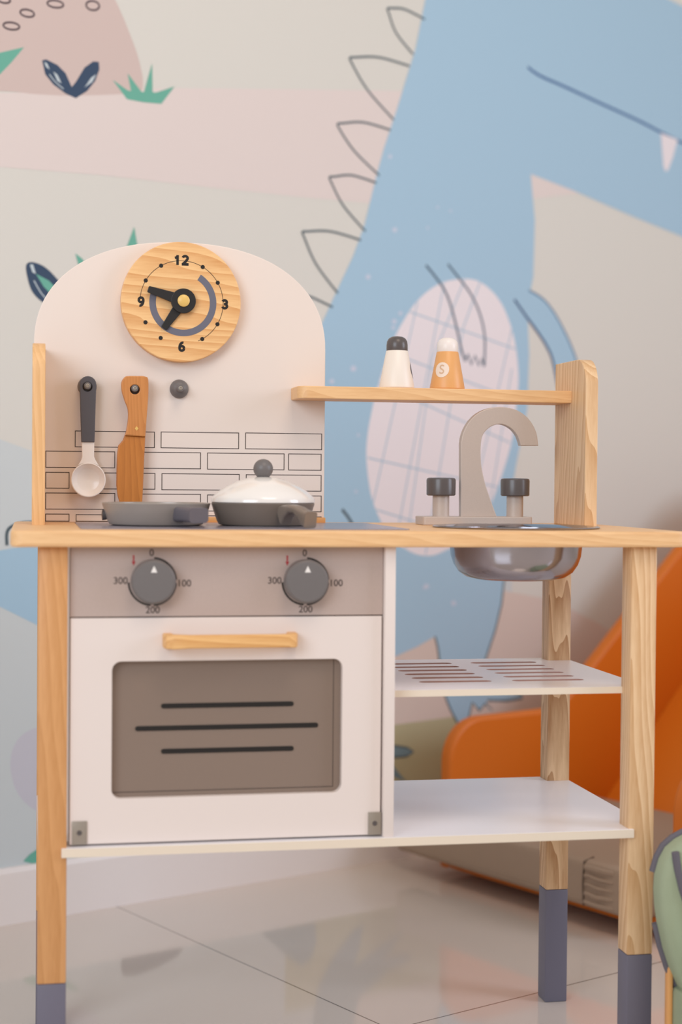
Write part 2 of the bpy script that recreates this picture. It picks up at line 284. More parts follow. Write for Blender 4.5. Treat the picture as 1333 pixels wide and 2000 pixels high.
MURAL = [
    ('f', 'pink', [(-2.6, 1.02), (-2.6, 1.16), (-0.6512, 1.1688), (-0.2456, 1.2452), (-0.0057, 1.2869), (0.3039, 1.3415), (0.6862, 1.3955), (0.9281, 1.428), (1.8233, 1.5506), (1.8275, 1.3535), (1.2409, 1.2729), (1.1152, 1.2489), (0.9308, 1.2169), (0.7291, 1.197), (0.5754, 1.1911), (0.3647, 1.1857), (0.1718, 1.1824), (-0.0052, 1.1739), (-0.6513, 1.1123)], 0),
    ('f', 'skyblue', [(-2.6, 0.02), (-2.6, 0.62), (-0.9827, 0.7684), (-0.6518, 0.7658), (-0.1673, 0.7662), (-0.0034, 0.7545), (0.0485, 0.738), (0.2216, 0.6993), (0.5808, 0.639), (1.0705, 0.5866), (1.0768, 0.136), (0.5433, -0.0454), (1.0, 0.02)], 0),
    ('f', 'rosepale', [(0.6293, 0.2727), (0.6272, 0.4743), (0.7663, 0.5253), (0.94, 0.5058), (1.072, 0.4798), (1.1544, 0.4658), (1.2325, 0.4402), (1.3056, 0.4111), (1.3808, 0.3738), (1.6788, 0.2098), (2.2376, -0.103), (0.6311, 0.0888)], 0),
    ('f', 'sage', [(0.5406, 0.2439), (0.6986, 0.2438), (0.7876, 0.2456), (0.9242, 0.2487), (1.2145, 0.22), (1.6796, 0.165), (2.6653, -0.0233), (2.6746, -0.352), (0.5432, -0.0364)], 0),
    ('f', 'lavender', [(0.0161, 0.2424), (0.0158, 0.2501), (0.0164, 0.2577), (0.0177, 0.2649), (0.0199, 0.2717), (0.0229, 0.2778), (0.0267, 0.2834), (0.0313, 0.2886), (0.0367, 0.2931), (0.0432, 0.2968), (0.0507, 0.2995), (0.0596, 0.3016), (0.07, 0.3031), (0.0813, 0.3035), (0.0928, 0.3024), (0.104, 0.299), (0.1154, 0.293), (0.1275, 0.2846), (0.1394, 0.2746), (0.1502, 0.2638), (0.1589, 0.2529), (0.1661, 0.2414), (0.1723, 0.2288), (0.1767, 0.2159), (0.1788, 0.2036), (0.1778, 0.1929), (0.1731, 0.1833), (0.1652, 0.1742), (0.155, 0.1664), (0.1436, 0.1603), (0.132, 0.1566), (0.1193, 0.1556), (0.1049, 0.157), (0.0901, 0.1601), (0.0762, 0.1641), (0.0645, 0.1686), (0.0551, 0.1736), (0.0471, 0.1796), (0.0403, 0.1863), (0.0344, 0.1935), (0.0293, 0.2009), (0.0249, 0.2087), (0.0215, 0.2171), (0.0189, 0.2258), (0.0171, 0.2343)], 0),
    ('f', 'hill', [(-0.3268, 1.2477), (-0.3256, 1.2644), (-0.3191, 1.288), (-0.3096, 1.3148), (-0.2993, 1.341), (-0.2905, 1.3627), (-0.2839, 1.3786), (-0.2779, 1.3913), (-0.2716, 1.4027), (-0.2638, 1.4143), (-0.2535, 1.4282), (-0.2402, 1.4454), (-0.2247, 1.4648), (-0.2074, 1.4848), (-0.1888, 1.5037), (-0.1695, 1.5196), (-0.1493, 1.5327), (-0.1278, 1.544), (-0.1052, 1.5534), (-0.0816, 1.561), (-0.0572, 1.5667), (-0.0306, 1.5701), (-0.0016, 1.5714), (0.0278, 1.5707), (0.0556, 1.5684), (0.0794, 1.5647), (0.0987, 1.5592), (0.1146, 1.5517), (0.1281, 1.5429), (0.14, 1.5331), (0.1514, 1.5232), (0.162, 1.5126), (0.1711, 1.5012), (0.179, 1.4892), (0.1862, 1.4773), (0.1933, 1.4659), (0.2, 1.4549), (0.2062, 1.4439), (0.2119, 1.4331), (0.217, 1.4229), (0.2217, 1.4133), (0.2259, 1.4047), (0.2296, 1.3967), (0.2328, 1.3893), (0.2356, 1.382), (0.2381, 1.3747), (0.2404, 1.3669), (0.2426, 1.359), (0.2443, 1.3513), (0.2452, 1.3443), (0.245, 1.3384), (0.2447, 1.334), (0.2445, 1.3309), (0.2429, 1.3283), (0.2383, 1.3258), (0.2289, 1.3227), (0.2131, 1.3187), (0.1919, 1.3142), (0.1684, 1.3098), (0.1453, 1.3057), (0.1255, 1.3024), (0.1091, 1.3), (0.0943, 1.2981), (0.0806, 1.2967), (0.0675, 1.2955), (0.0545, 1.2943), (0.0435, 1.2935), (0.0349, 1.2933), (0.0258, 1.2931), (0.0131, 1.2922), (-0.0058, 1.29), (-0.0334, 1.2863), (-0.0676, 1.2815), (-0.1041, 1.2762), (-0.1391, 1.2707), (-0.1688, 1.2656), (-0.1931, 1.2603), (-0.2148, 1.2546), (-0.2342, 1.2492), (-0.2518, 1.2447), (-0.268, 1.2419), (-0.2838, 1.2395), (-0.299, 1.2369), (-0.3121, 1.2362), (-0.3218, 1.2392)], 0),
    ('l', 'ink', [(0.0261, 1.3933), (0.0252, 1.3915), (0.023, 1.3899), (0.0198, 1.3885), (0.0159, 1.3876), (0.0117, 1.3871), (0.0076, 1.3872), (0.0039, 1.3878), (0.0011, 1.3889), (-0.0006, 1.3904), (-0.001, 1.3921), (-0.0001, 1.3938), (0.0021, 1.3955), (0.0052, 1.3969), (0.0091, 1.3978), (0.0133, 1.3983), (0.0175, 1.3982), (0.0212, 1.3976), (0.024, 1.3965), (0.0257, 1.395), (0.0261, 1.3933)], 0.003),
    ('l', 'ink', [(0.051, 1.4169), (0.05, 1.4152), (0.048, 1.4136), (0.0451, 1.4124), (0.0416, 1.4117), (0.0379, 1.4115), (0.0343, 1.4118), (0.0311, 1.4127), (0.0288, 1.4139), (0.0275, 1.4155), (0.0273, 1.4173), (0.0282, 1.419), (0.0302, 1.4206), (0.0331, 1.4218), (0.0366, 1.4225), (0.0403, 1.4227), (0.0439, 1.4224), (0.0471, 1.4216), (0.0494, 1.4203), (0.0508, 1.4187), (0.051, 1.4169)], 0.003),
    ('l', 'ink', [(0.1012, 1.4408), (0.1003, 1.439), (0.0981, 1.4373), (0.0948, 1.4359), (0.0907, 1.4349), (0.0863, 1.4344), (0.082, 1.4344), (0.0783, 1.435), (0.0753, 1.4361), (0.0736, 1.4376), (0.0732, 1.4393), (0.0741, 1.4411), (0.0763, 1.4428), (0.0796, 1.4442), (0.0836, 1.4452), (0.088, 1.4458), (0.0923, 1.4457), (0.0961, 1.4451), (0.099, 1.444), (0.1008, 1.4426), (0.1012, 1.4408)], 0.003),
    ('l', 'ink', [(0.1645, 1.4498), (0.1635, 1.4475), (0.1615, 1.4454), (0.1586, 1.4437), (0.1551, 1.4426), (0.1514, 1.4421), (0.1479, 1.4424), (0.1448, 1.4434), (0.1425, 1.445), (0.1413, 1.447), (0.1411, 1.4493), (0.1421, 1.4516), (0.1442, 1.4537), (0.147, 1.4554), (0.1505, 1.4565), (0.1542, 1.457), (0.1577, 1.4567), (0.1608, 1.4558), (0.1631, 1.4542), (0.1644, 1.4521), (0.1645, 1.4498)], 0.003),
    ('l', 'ink', [(0.0105, 1.4308), (0.0097, 1.4293), (0.008, 1.4279), (0.0056, 1.4268), (0.0027, 1.4261), (-0.0005, 1.4258), (-0.0035, 1.426), (-0.0062, 1.4266), (-0.0082, 1.4276), (-0.0094, 1.4289), (-0.0096, 1.4304), (-0.0089, 1.4319), (-0.0072, 1.4332), (-0.0048, 1.4343), (-0.0019, 1.4351), (0.0013, 1.4354), (0.0043, 1.4352), (0.007, 1.4346), (0.0091, 1.4336), (0.0102, 1.4323), (0.0105, 1.4308)], 0.003),
    ('l', 'ink', [(0.1265, 1.4743), (0.1253, 1.4726), (0.1232, 1.4712), (0.1203, 1.4703), (0.1169, 1.4699), (0.1134, 1.4701), (0.1101, 1.4709), (0.1074, 1.4721), (0.1054, 1.4737), (0.1044, 1.4755), (0.1046, 1.4773), (0.1057, 1.479), (0.1079, 1.4804), (0.1108, 1.4813), (0.1141, 1.4817), (0.1176, 1.4815), (0.1209, 1.4808), (0.1237, 1.4795), (0.1257, 1.4779), (0.1266, 1.4761), (0.1265, 1.4743)], 0.003),
    ('l', 'ink', [(0.0562, 1.4597), (0.0555, 1.4579), (0.0538, 1.4562), (0.0512, 1.4547), (0.048, 1.4536), (0.0445, 1.4529), (0.041, 1.4528), (0.038, 1.4533), (0.0356, 1.4543), (0.0341, 1.4556), (0.0337, 1.4573), (0.0344, 1.4591), (0.0362, 1.4608), (0.0388, 1.4624), (0.042, 1.4635), (0.0455, 1.4641), (0.0489, 1.4643), (0.052, 1.4638), (0.0544, 1.4628), (0.0558, 1.4614), (0.0562, 1.4597)], 0.003),
    ('f', 'green', [(-0.0562, 1.3274), (-0.006, 1.3488), (0.0342, 1.364), (0.0128, 1.3369), (-0.0059, 1.3159), (-0.0478, 1.2899)], 0),
    ('f', 'navy', [(0.0647, 1.3484), (0.0717, 1.3511), (0.0912, 1.3455), (0.1055, 1.3349), (0.1164, 1.3148), (0.1236, 1.3239), (0.1388, 1.349), (0.1542, 1.3612), (0.1643, 1.362), (0.1653, 1.3499), (0.1581, 1.3309), (0.1436, 1.3124), (0.1237, 1.2981), (0.1057, 1.3027), (0.0843, 1.3139), (0.0701, 1.3277)], 0),
    ('f', 'cloud', [(0.0682, 1.3466), (0.0735, 1.345), (0.078, 1.3361), (0.0718, 1.3392)], 0),
    ('f', 'cloud', [(0.0842, 1.3339), (0.0913, 1.3302), (0.0985, 1.3177), (0.0913, 1.3206)], 0),
    ('f', 'cloud', [(0.1598, 1.3417), (0.1507, 1.3346), (0.139, 1.3174), (0.1526, 1.3284)], 0),
    ('l', 'cloud', [(0.0771, 1.3288), (0.0785, 1.3274), (0.0805, 1.3254), (0.0828, 1.323), (0.0853, 1.3206), (0.0878, 1.3185), (0.0907, 1.3164), (0.0939, 1.3143), (0.0972, 1.3123), (0.1001, 1.3106), (0.1021, 1.3094)], 0.0015),
    ('f', 'green', [(0.1894, 1.3373), (0.2176, 1.3243), (0.2232, 1.3243), (0.2165, 1.3522), (0.2422, 1.3263), (0.247, 1.3262), (0.262, 1.3752), (0.2632, 1.3287), (0.269, 1.3287), (0.3049, 1.3441), (0.2798, 1.3118), (0.2461, 1.3095), (0.2158, 1.31)], 0),
    ('f', 'green', [(0.2173, 1.0727), (0.2304, 1.1055), (0.2362, 1.0769), (0.2365, 1.042), (0.2175, 1.0403)], 0),
    ('f', 'green', [(0.1242, 1.0526), (0.136, 1.0456), (0.147, 1.0343), (0.1545, 1.0022), (0.1408, 1.0012)], 0),
    ('f', 'navy', [(0.0392, 1.0267), (0.0403, 1.0287), (0.0417, 1.0303), (0.0437, 1.0313), (0.046, 1.032), (0.0488, 1.0323), (0.0522, 1.0322), (0.0561, 1.0316), (0.0604, 1.0307), (0.0648, 1.0293), (0.069, 1.0276), (0.073, 1.0254), (0.0771, 1.0227), (0.0812, 1.0196), (0.085, 1.0164), (0.0885, 1.0132), (0.0918, 1.0102), (0.0949, 1.0073), (0.0977, 1.0043), (0.1001, 1.0008), (0.102, 0.9965), (0.1037, 0.9908), (0.1051, 0.9838), (0.106, 0.9767), (0.1061, 0.9704), (0.1049, 0.966), (0.1019, 0.9639), (0.0975, 0.9635), (0.0923, 0.9641), (0.0871, 0.9651), (0.0826, 0.966), (0.0787, 0.9668), (0.0751, 0.9679), (0.0716, 0.9692), (0.0682, 0.9708), (0.0649, 0.9728), (0.0615, 0.9751), (0.058, 0.9778), (0.0547, 0.9808), (0.0517, 0.9841), (0.049, 0.9876), (0.0468, 0.9916), (0.045, 0.996), (0.0434, 1.0006), (0.0421, 1.0051), (0.0411, 1.0093), (0.0401, 1.0132), (0.0394, 1.0171), (0.0389, 1.0208), (0.0388, 1.024)], 0),
    ('f', 'green', [(0.0559, 1.0145), (0.0779, 1.0059), (0.0985, 0.9882), (0.0914, 0.9771), (0.0692, 0.9956)], 0),
    ('f', 'cloud', [(0.0453, 1.028), (0.0506, 1.0292), (0.0559, 1.0145), (0.0498, 1.0164)], 0),
    ('l', 'cloud', [(0.0524, 1.0039), (0.0541, 1.0013), (0.0563, 0.9977), (0.059, 0.9935), (0.0619, 0.9893), (0.0648, 0.9856), (0.068, 0.9822), (0.0717, 0.9787), (0.0753, 0.9755), (0.0785, 0.9727), (0.0808, 0.9707)], 0.0018),
    ('f', 'dinoblue', [(0.8446, 1.6041), (0.8178, 1.4913), (0.7979, 1.4366), (0.7746, 1.3725), (0.7457, 1.2989), (0.7286, 1.2459), (0.7027, 1.1555), (0.6778, 1.098), (0.6386, 1.0263), (0.6054, 0.9651), (0.5567, 0.8546), (0.4715, 0.7542), (0.3485, 0.6746), (0.1939, 0.6244), (0.0624, 0.5917), (-0.0026, 0.5825), (-0.1268, 0.5503), (-0.3902, 0.6368), (-0.376, 0.5862), (-0.1665, 0.4979), (-0.0022, 0.4951), (0.063, 0.4626), (0.1764, 0.434), (0.3708, 0.4021), (0.5835, 0.3672), (0.7861, 0.3726), (0.8347, 0.387), (0.878, 0.4038), (0.8858, 0.3822), (0.8912, 0.3481), (0.8968, 0.3091), (0.9176, 0.2639), (0.9437, 0.2227), (0.9764, 0.1953), (0.9628, 0.2407), (0.9715, 0.2724), (0.9913, 0.2551), (1.0056, 0.2698), (1.019, 0.251), (1.0081, 0.2736), (1.028, 0.2721), (1.075, 0.2686), (1.1048, 0.2714), (1.0992, 0.2798), (1.0545, 0.2871), (0.9947, 0.2973), (0.9877, 0.3323), (1.007, 0.3537), (1.0301, 0.4089), (1.048, 0.4677), (1.0526, 0.5173), (1.057, 0.5868), (1.059, 0.6365), (1.0818, 0.7362), (1.1076, 0.8367), (1.1114, 0.9469), (1.1047, 1.0364), (1.1202, 1.0975), (1.1227, 1.2077), (1.1105, 1.2961), (1.2266, 1.2774), (1.3887, 1.2455), (1.5496, 1.2169), (2.0137, 1.1472), (2.3057, 1.2434), (2.1998, 1.4382), (2.0784, 1.6235), (1.8205, 1.6853), (1.5406, 1.6999), (1.4883, 1.7085), (1.3354, 1.7372), (1.0538, 1.7608), (0.8863, 1.7352)], 0),
    ('l', 'outline', [(1.0527, 0.5123), (1.0454, 0.4579), (1.0301, 0.4089), (1.0045, 0.3509), (0.9814, 0.313), (0.9947, 0.2973), (1.0612, 0.2886), (1.102, 0.2786), (1.1021, 0.2706), (1.0615, 0.2686), (1.0108, 0.2734), (1.0243, 0.2525), (1.0056, 0.2678), (0.9913, 0.2551), (0.9728, 0.2723), (0.9628, 0.2407), (0.9764, 0.1953)], 0.004),
    ('l', 'outline', [(0.878, 0.4038), (0.8791, 0.4004), (0.8807, 0.3958), (0.8825, 0.3901), (0.8843, 0.3839), (0.8858, 0.3774), (0.8871, 0.3702), (0.8882, 0.3622), (0.8893, 0.3539), (0.8903, 0.3458), (0.8913, 0.3384), (0.8922, 0.3322), (0.8928, 0.3267), (0.8935, 0.3215), (0.8947, 0.3158), (0.8968, 0.3091), (0.8997, 0.3011), (0.9034, 0.2923), (0.9077, 0.2829), (0.9124, 0.2734), (0.9176, 0.2639), (0.9239, 0.2536), (0.9313, 0.2424), (0.9389, 0.2314), (0.9456, 0.222), (0.9503, 0.2153)], 0.004),
    ('l', 'outline', [(0.6574, 0.6432), (0.6592, 0.6415), (0.6617, 0.6391), (0.6648, 0.6362), (0.668, 0.6329), (0.6713, 0.6293), (0.6748, 0.6249), (0.6789, 0.6196), (0.6829, 0.6142), (0.6864, 0.6094), (0.6889, 0.6061)], 0.006),
    ('f', 'dinoblue', [(1.0679, 1.0507), (1.111, 1.0698), (1.1526, 1.0519), (1.1952, 1.0103), (1.239, 0.9435), (1.2543, 0.8826), (1.1902, 0.88), (1.1724, 0.9401), (1.13, 0.9931), (1.098, 1.026)], 0),
    ('l', 'arm', [(1.1083, 1.0696), (1.1143, 1.0676), (1.1229, 1.065), (1.1328, 1.0615), (1.1431, 1.0572), (1.1526, 1.0519), (1.1612, 1.0455), (1.1697, 1.0382), (1.1782, 1.0299), (1.1867, 1.0206), (1.1952, 1.0103), (1.2043, 0.9985), (1.214, 0.9852), (1.2234, 0.9711), (1.232, 0.9569), (1.239, 0.9435), (1.2441, 0.93), (1.2479, 0.9158), (1.2506, 0.9023), (1.2527, 0.8908), (1.2543, 0.8826)], 0.0045),
    ('l', 'indigo', [(1.0706, 1.0489), (1.0749, 1.0447), (1.081, 1.0388), (1.0881, 1.0318), (1.0955, 1.0248), (1.1022, 1.0183), (1.1085, 1.0125), (1.1148, 1.0068), (1.121, 1.0012), (1.127, 0.9957), (1.1328, 0.9902), (1.1383, 0.9848), (1.1437, 0.9795), (1.1488, 0.9743), (1.1536, 0.969), (1.1581, 0.9636), (1.1621, 0.9585), (1.1655, 0.9538), (1.1688, 0.9489), (1.1719, 0.9429), (1.1753, 0.9352), (1.1791, 0.9242), (1.1832, 0.9106), (1.1872, 0.8963), (1.1906, 0.8838), (1.1931, 0.8751)], 0.0055),
    ('f', 'bellywhite', [(0.9326, 1.0774), (0.9433, 1.0785), (0.9537, 1.0791), (0.9639, 1.0788), (0.9741, 1.0775), (0.9842, 1.0747), (0.9946, 1.0705), (1.0052, 1.065), (1.0157, 1.0582), (1.0256, 1.0503), (1.0346, 1.0413), (1.0429, 1.031), (1.0505, 1.0192), (1.0574, 1.0064), (1.0636, 0.993), (1.0689, 0.9794), (1.0734, 0.9652), (1.0771, 0.9501), (1.08, 0.9347), (1.0821, 0.9197), (1.0835, 0.9056), (1.0839, 0.8931), (1.0835, 0.8816), (1.0823, 0.8705), (1.0807, 0.8588), (1.0789, 0.8457), (1.0772, 0.8313), (1.0754, 0.8161), (1.0732, 0.8), (1.0699, 0.7832), (1.0652, 0.7658), (1.0586, 0.7467), (1.0505, 0.726), (1.0414, 0.7051), (1.0323, 0.6854), (1.0239, 0.6683), (1.0162, 0.6539), (1.0088, 0.6414), (1.0016, 0.6303), (0.9942, 0.6204), (0.9865, 0.6114), (0.9785, 0.6033), (0.9704, 0.5965), (0.962, 0.5905), (0.9537, 0.5854), (0.9455, 0.5807), (0.9373, 0.5766), (0.929, 0.5734), (0.9208, 0.5707), (0.9127, 0.5683), (0.9049, 0.5659), (0.8975, 0.5633), (0.8904, 0.5609), (0.8834, 0.5587), (0.8762, 0.557), (0.8686, 0.556), (0.8604, 0.5557), (0.852, 0.5559), (0.8432, 0.5567), (0.8343, 0.5583), (0.8253, 0.5607), (0.8157, 0.5642), (0.8057, 0.5687), (0.7956, 0.5738), (0.7861, 0.5794), (0.7776, 0.5853), (0.7704, 0.5912), (0.764, 0.5975), (0.7582, 0.6043), (0.7528, 0.6115), (0.7474, 0.6194), (0.742, 0.628), (0.7367, 0.6371), (0.7317, 0.6469), (0.7271, 0.6572), (0.7232, 0.668), (0.7199, 0.68), (0.7172, 0.693), (0.7149, 0.7064), (0.7132, 0.7193), (0.712, 0.7311), (0.7113, 0.7413), (0.7113, 0.7506), (0.7118, 0.7593), (0.7126, 0.7681), (0.7138, 0.7775), (0.7154, 0.7877), (0.7175, 0.7984), (0.7199, 0.8092), (0.7224, 0.8198), (0.725, 0.8298), (0.7273, 0.8386), (0.7296, 0.8466), (0.7321, 0.8545), (0.735, 0.8631), (0.7386, 0.873), (0.7431, 0.8852), (0.7483, 0.899), (0.754, 0.9134), (0.7597, 0.9273), (0.7652, 0.9396), (0.7703, 0.95), (0.7751, 0.9591), (0.78, 0.9676), (0.7853, 0.9758), (0.7911, 0.9843), (0.7974, 0.9933), (0.8041, 1.0024), (0.8112, 1.0114), (0.8189, 1.0201), (0.827, 1.0282), (0.8359, 1.036), (0.8453, 1.0435), (0.8553, 1.0505), (0.8656, 1.0569), (0.876, 1.0623), (0.8869, 1.0668), (0.8984, 1.0706), (0.91, 1.0735), (0.9215, 1.0758)], 0),
    ('l', 'gridblue', [(0.8277, 1.027), (0.7281, 0.6553)], 0.0028),
    ('l', 'gridblue', [(0.8916, 1.0661), (0.7817, 0.5841)], 0.0028),
    ('l', 'gridblue', [(0.9426, 1.0779), (0.8653, 0.9242)], 0.0028),
    ('l', 'gridblue', [(0.8653, 0.9242), (0.8053, 0.5711)], 0.0028),
    ('l', 'gridblue', [(0.9812, 1.0751), (0.9402, 0.9862)], 0.0028),
    ('l', 'gridblue', [(0.9402, 0.9862), (0.8527, 0.5587)], 0.0028),
    ('l', 'gridblue', [(1.0646, 0.99), (0.9461, 0.5826)], 0.0028),
    ('l', 'gridblue', [(1.0658, 0.9147), (1.0118, 0.6479)], 0.0028),
    ('l', 'gridblue', [(0.8096, 1.0072), (1.0742, 0.9531)], 0.0028),
    ('l', 'gridblue', [(0.7638, 0.93), (1.0778, 0.8539)], 0.0028),
    ('l', 'gridblue', [(0.7394, 0.8718), (1.063, 0.7709)], 0.0028),
    ('l', 'gridblue', [(0.7143, 0.7366), (1.0306, 0.6849)], 0.0028),
    ('l', 'gridblue', [(0.7349, 0.6422), (0.9548, 0.588)], 0.0028),
    ('l', 'armink', [(0.8471, 1.0961), (0.8501, 1.0936), (0.8545, 1.09), (0.8595, 1.0859), (0.8647, 1.0814), (0.8696, 1.0771), (0.8743, 1.0728), (0.8791, 1.0683), (0.8838, 1.0637), (0.8883, 1.0589), (0.8924, 1.054), (0.896, 1.0492), (0.8991, 1.0444), (0.902, 1.0393), (0.9049, 1.0338), (0.9079, 1.0274), (0.9111, 1.0199), (0.9143, 1.0116), (0.9175, 1.0028), (0.9206, 0.9938), (0.9236, 0.9851), (0.9265, 0.9762), (0.9293, 0.967), (0.9319, 0.9579), (0.9345, 0.9495), (0.9369, 0.9424), (0.9394, 0.9367), (0.9419, 0.9319), (0.9441, 0.928), (0.9461, 0.925), (0.9475, 0.9227)], 0.005),
    ('l', 'armink', [(0.9006, 1.1026), (0.9046, 1.0992), (0.9103, 1.0943), (0.9169, 1.0887), (0.9238, 1.0828), (0.9301, 1.0772), (0.9359, 1.0721), (0.9418, 1.0671), (0.9476, 1.0619), (0.9532, 1.0564), (0.9586, 1.0504), (0.9639, 1.0437), (0.9691, 1.0366), (0.974, 1.029), (0.9785, 1.0212), (0.9824, 1.0132), (0.9859, 1.0051), (0.9888, 0.9969), (0.9913, 0.9884), (0.9933, 0.9795), (0.9948, 0.97), (0.9955, 0.9591), (0.9954, 0.9467), (0.995, 0.9344), (0.9945, 0.9237), (0.9942, 0.9162)], 0.0045),
    ('l', 'armink', [(0.9449, 0.9245), (0.9524, 0.9365), (0.9617, 0.9175), (0.9705, 0.9345), (0.9811, 0.9165), (0.9875, 0.9305), (0.9942, 0.9152)], 0.005),
    ('l', 'mouth', [(1.0993, 1.5022), (1.1017, 1.5011), (1.1052, 1.4995), (1.1093, 1.4977), (1.1138, 1.4959), (1.1185, 1.4943), (1.1231, 1.4929), (1.1279, 1.4916), (1.1331, 1.4903), (1.1391, 1.489), (1.1461, 1.4876), (1.1535, 1.4864), (1.1611, 1.4853), (1.1698, 1.484), (1.1808, 1.4824), (1.1951, 1.48), (1.2139, 1.4768), (1.2367, 1.4727), (1.2617, 1.4682), (1.2869, 1.4636), (1.3105, 1.4594), (1.3319, 1.4557), (1.3523, 1.4523), (1.3725, 1.4488), (1.3933, 1.4452), (1.4157, 1.441), (1.4379, 1.4364), (1.4594, 1.4315), (1.4827, 1.4262), (1.5106, 1.4204), (1.546, 1.4138), (1.593, 1.4059), (1.6505, 1.3965), (1.7128, 1.3867), (1.7738, 1.3776), (1.8271, 1.3704), (1.8732, 1.3655), (1.916, 1.3621), (1.954, 1.3598), (1.9856, 1.3582), (2.0089, 1.3568)], 0.0055),
    ('f', 'bellywhite', [(1.4793, 1.4253), (1.5315, 1.4184), (1.5164, 1.3768), (1.5027, 1.3505), (1.4949, 1.3474), (1.4884, 1.3573)], 0),
    ('l', 'outline', [(0.8391, 1.5485), (0.8324, 1.5501), (0.8229, 1.5524), (0.812, 1.5549), (0.8012, 1.5571), (0.7922, 1.5584), (0.7847, 1.5586), (0.7779, 1.558), (0.7717, 1.5571), (0.7663, 1.556), (0.7617, 1.5552), (0.7581, 1.5547), (0.7554, 1.5543), (0.7534, 1.5539), (0.752, 1.5533), (0.7511, 1.5524), (0.7507, 1.5514), (0.7509, 1.5505), (0.7516, 1.5492), (0.7529, 1.5471), (0.7547, 1.5438), (0.7569, 1.5389), (0.7595, 1.5328), (0.7627, 1.5258), (0.7667, 1.5187), (0.7718, 1.512), (0.7789, 1.5051), (0.788, 1.4977), (0.7975, 1.4906), (0.806, 1.4844), (0.8119, 1.48)], 0.0036),
    ('l', 'outline', [(0.8037, 1.4572), (0.7935, 1.458), (0.7792, 1.4592), (0.7627, 1.4605), (0.7463, 1.4614), (0.732, 1.4614), (0.7193, 1.4604), (0.7069, 1.4585), (0.6953, 1.4563), (0.6853, 1.4542), (0.6775, 1.4526), (0.6724, 1.4518), (0.6696, 1.4514), (0.6682, 1.4512), (0.6677, 1.4508), (0.6672, 1.45), (0.6665, 1.4492), (0.666, 1.4487), (0.6663, 1.4476), (0.6677, 1.4455), (0.6707, 1.4415), (0.6756, 1.4351), (0.682, 1.4268), (0.6896, 1.4173), (0.6982, 1.4076), (0.7076, 1.3983), (0.719, 1.3888), (0.7327, 1.3785), (0.7467, 1.3686), (0.759, 1.36), (0.7676, 1.3538)], 0.0036),
    ('l', 'outline', [(0.7607, 1.3343), (0.7518, 1.3352), (0.7391, 1.3367), (0.7246, 1.3382), (0.7102, 1.3393), (0.6978, 1.3395), (0.6869, 1.3386), (0.6763, 1.3369), (0.6665, 1.3348), (0.658, 1.3328), (0.6513, 1.3313), (0.6468, 1.3305), (0.644, 1.3302), (0.6425, 1.3301), (0.6417, 1.3297), (0.6411, 1.329), (0.6405, 1.3281), (0.6401, 1.3272), (0.6404, 1.326), (0.6418, 1.3239), (0.6446, 1.3204), (0.6491, 1.3151), (0.655, 1.3083), (0.662, 1.3007), (0.67, 1.2928), (0.6787, 1.2853), (0.6895, 1.2775), (0.7024, 1.269), (0.7157, 1.2608), (0.7274, 1.2537), (0.7356, 1.2486)], 0.0036),
    ('l', 'outline', [(0.7287, 1.2348), (0.7209, 1.236), (0.7097, 1.2378), (0.6969, 1.2396), (0.6843, 1.2411), (0.6734, 1.2417), (0.6641, 1.2411), (0.6552, 1.2396), (0.647, 1.2378), (0.6399, 1.236), (0.6342, 1.2347), (0.6301, 1.2341), (0.6274, 1.2339), (0.6257, 1.2337), (0.6247, 1.2334), (0.6241, 1.2326), (0.6235, 1.2318), (0.6233, 1.2311), (0.6238, 1.2299), (0.6251, 1.2277), (0.6275, 1.224), (0.6311, 1.2182), (0.6358, 1.2108), (0.6413, 1.2024), (0.6478, 1.1937), (0.6551, 1.1853), (0.6644, 1.1767), (0.6758, 1.1673), (0.6875, 1.1582), (0.6979, 1.1503), (0.7051, 1.1447)], 0.0036),
    ('l', 'outline', [(0.6948, 1.128), (0.6853, 1.1295), (0.6717, 1.1317), (0.6562, 1.134), (0.6408, 1.136), (0.6273, 1.137), (0.6153, 1.1368), (0.6036, 1.1358), (0.5927, 1.1344), (0.5833, 1.133), (0.576, 1.132), (0.5712, 1.1315), (0.5685, 1.1313), (0.5672, 1.1312), (0.5666, 1.1309), (0.5661, 1.1301), (0.5656, 1.1294), (0.5654, 1.1289), (0.5659, 1.1279), (0.5672, 1.1256), (0.5695, 1.1215), (0.573, 1.1149), (0.5774, 1.1062), (0.5827, 1.0963), (0.5889, 1.0861), (0.596, 1.0763), (0.6049, 1.0662), (0.6159, 1.0552), (0.6273, 1.0444), (0.6373, 1.0352), (0.6442, 1.0286)], 0.0036),
    ('l', 'outline', [(0.6332, 1.0032), (0.6257, 1.0056), (0.615, 1.0091), (0.6029, 1.0129), (0.5908, 1.0164), (0.5804, 1.0188), (0.5716, 1.02), (0.5631, 1.0205), (0.5553, 1.0204), (0.5485, 1.0202), (0.5431, 1.0201), (0.5392, 1.02), (0.5366, 1.0199), (0.535, 1.0197), (0.534, 1.0192), (0.5333, 1.0184), (0.5331, 1.0178), (0.5334, 1.0174), (0.5342, 1.0165), (0.5354, 1.0142), (0.5367, 1.0098), (0.538, 1.0026), (0.5393, 0.9933), (0.541, 0.9826), (0.5434, 0.9715), (0.5469, 0.961), (0.5523, 0.95), (0.5594, 0.9381), (0.5669, 0.9265), (0.5736, 0.9165), (0.5782, 0.9094)], 0.0036),
    ('f', 'speck', [(0.7648, 1.2865), (0.7639, 1.2842), (0.7616, 1.2826), (0.7586, 1.2822), (0.7562, 1.2832), (0.7553, 1.2853), (0.7562, 1.2876), (0.7585, 1.2892), (0.7615, 1.2896), (0.7639, 1.2886)], 0),
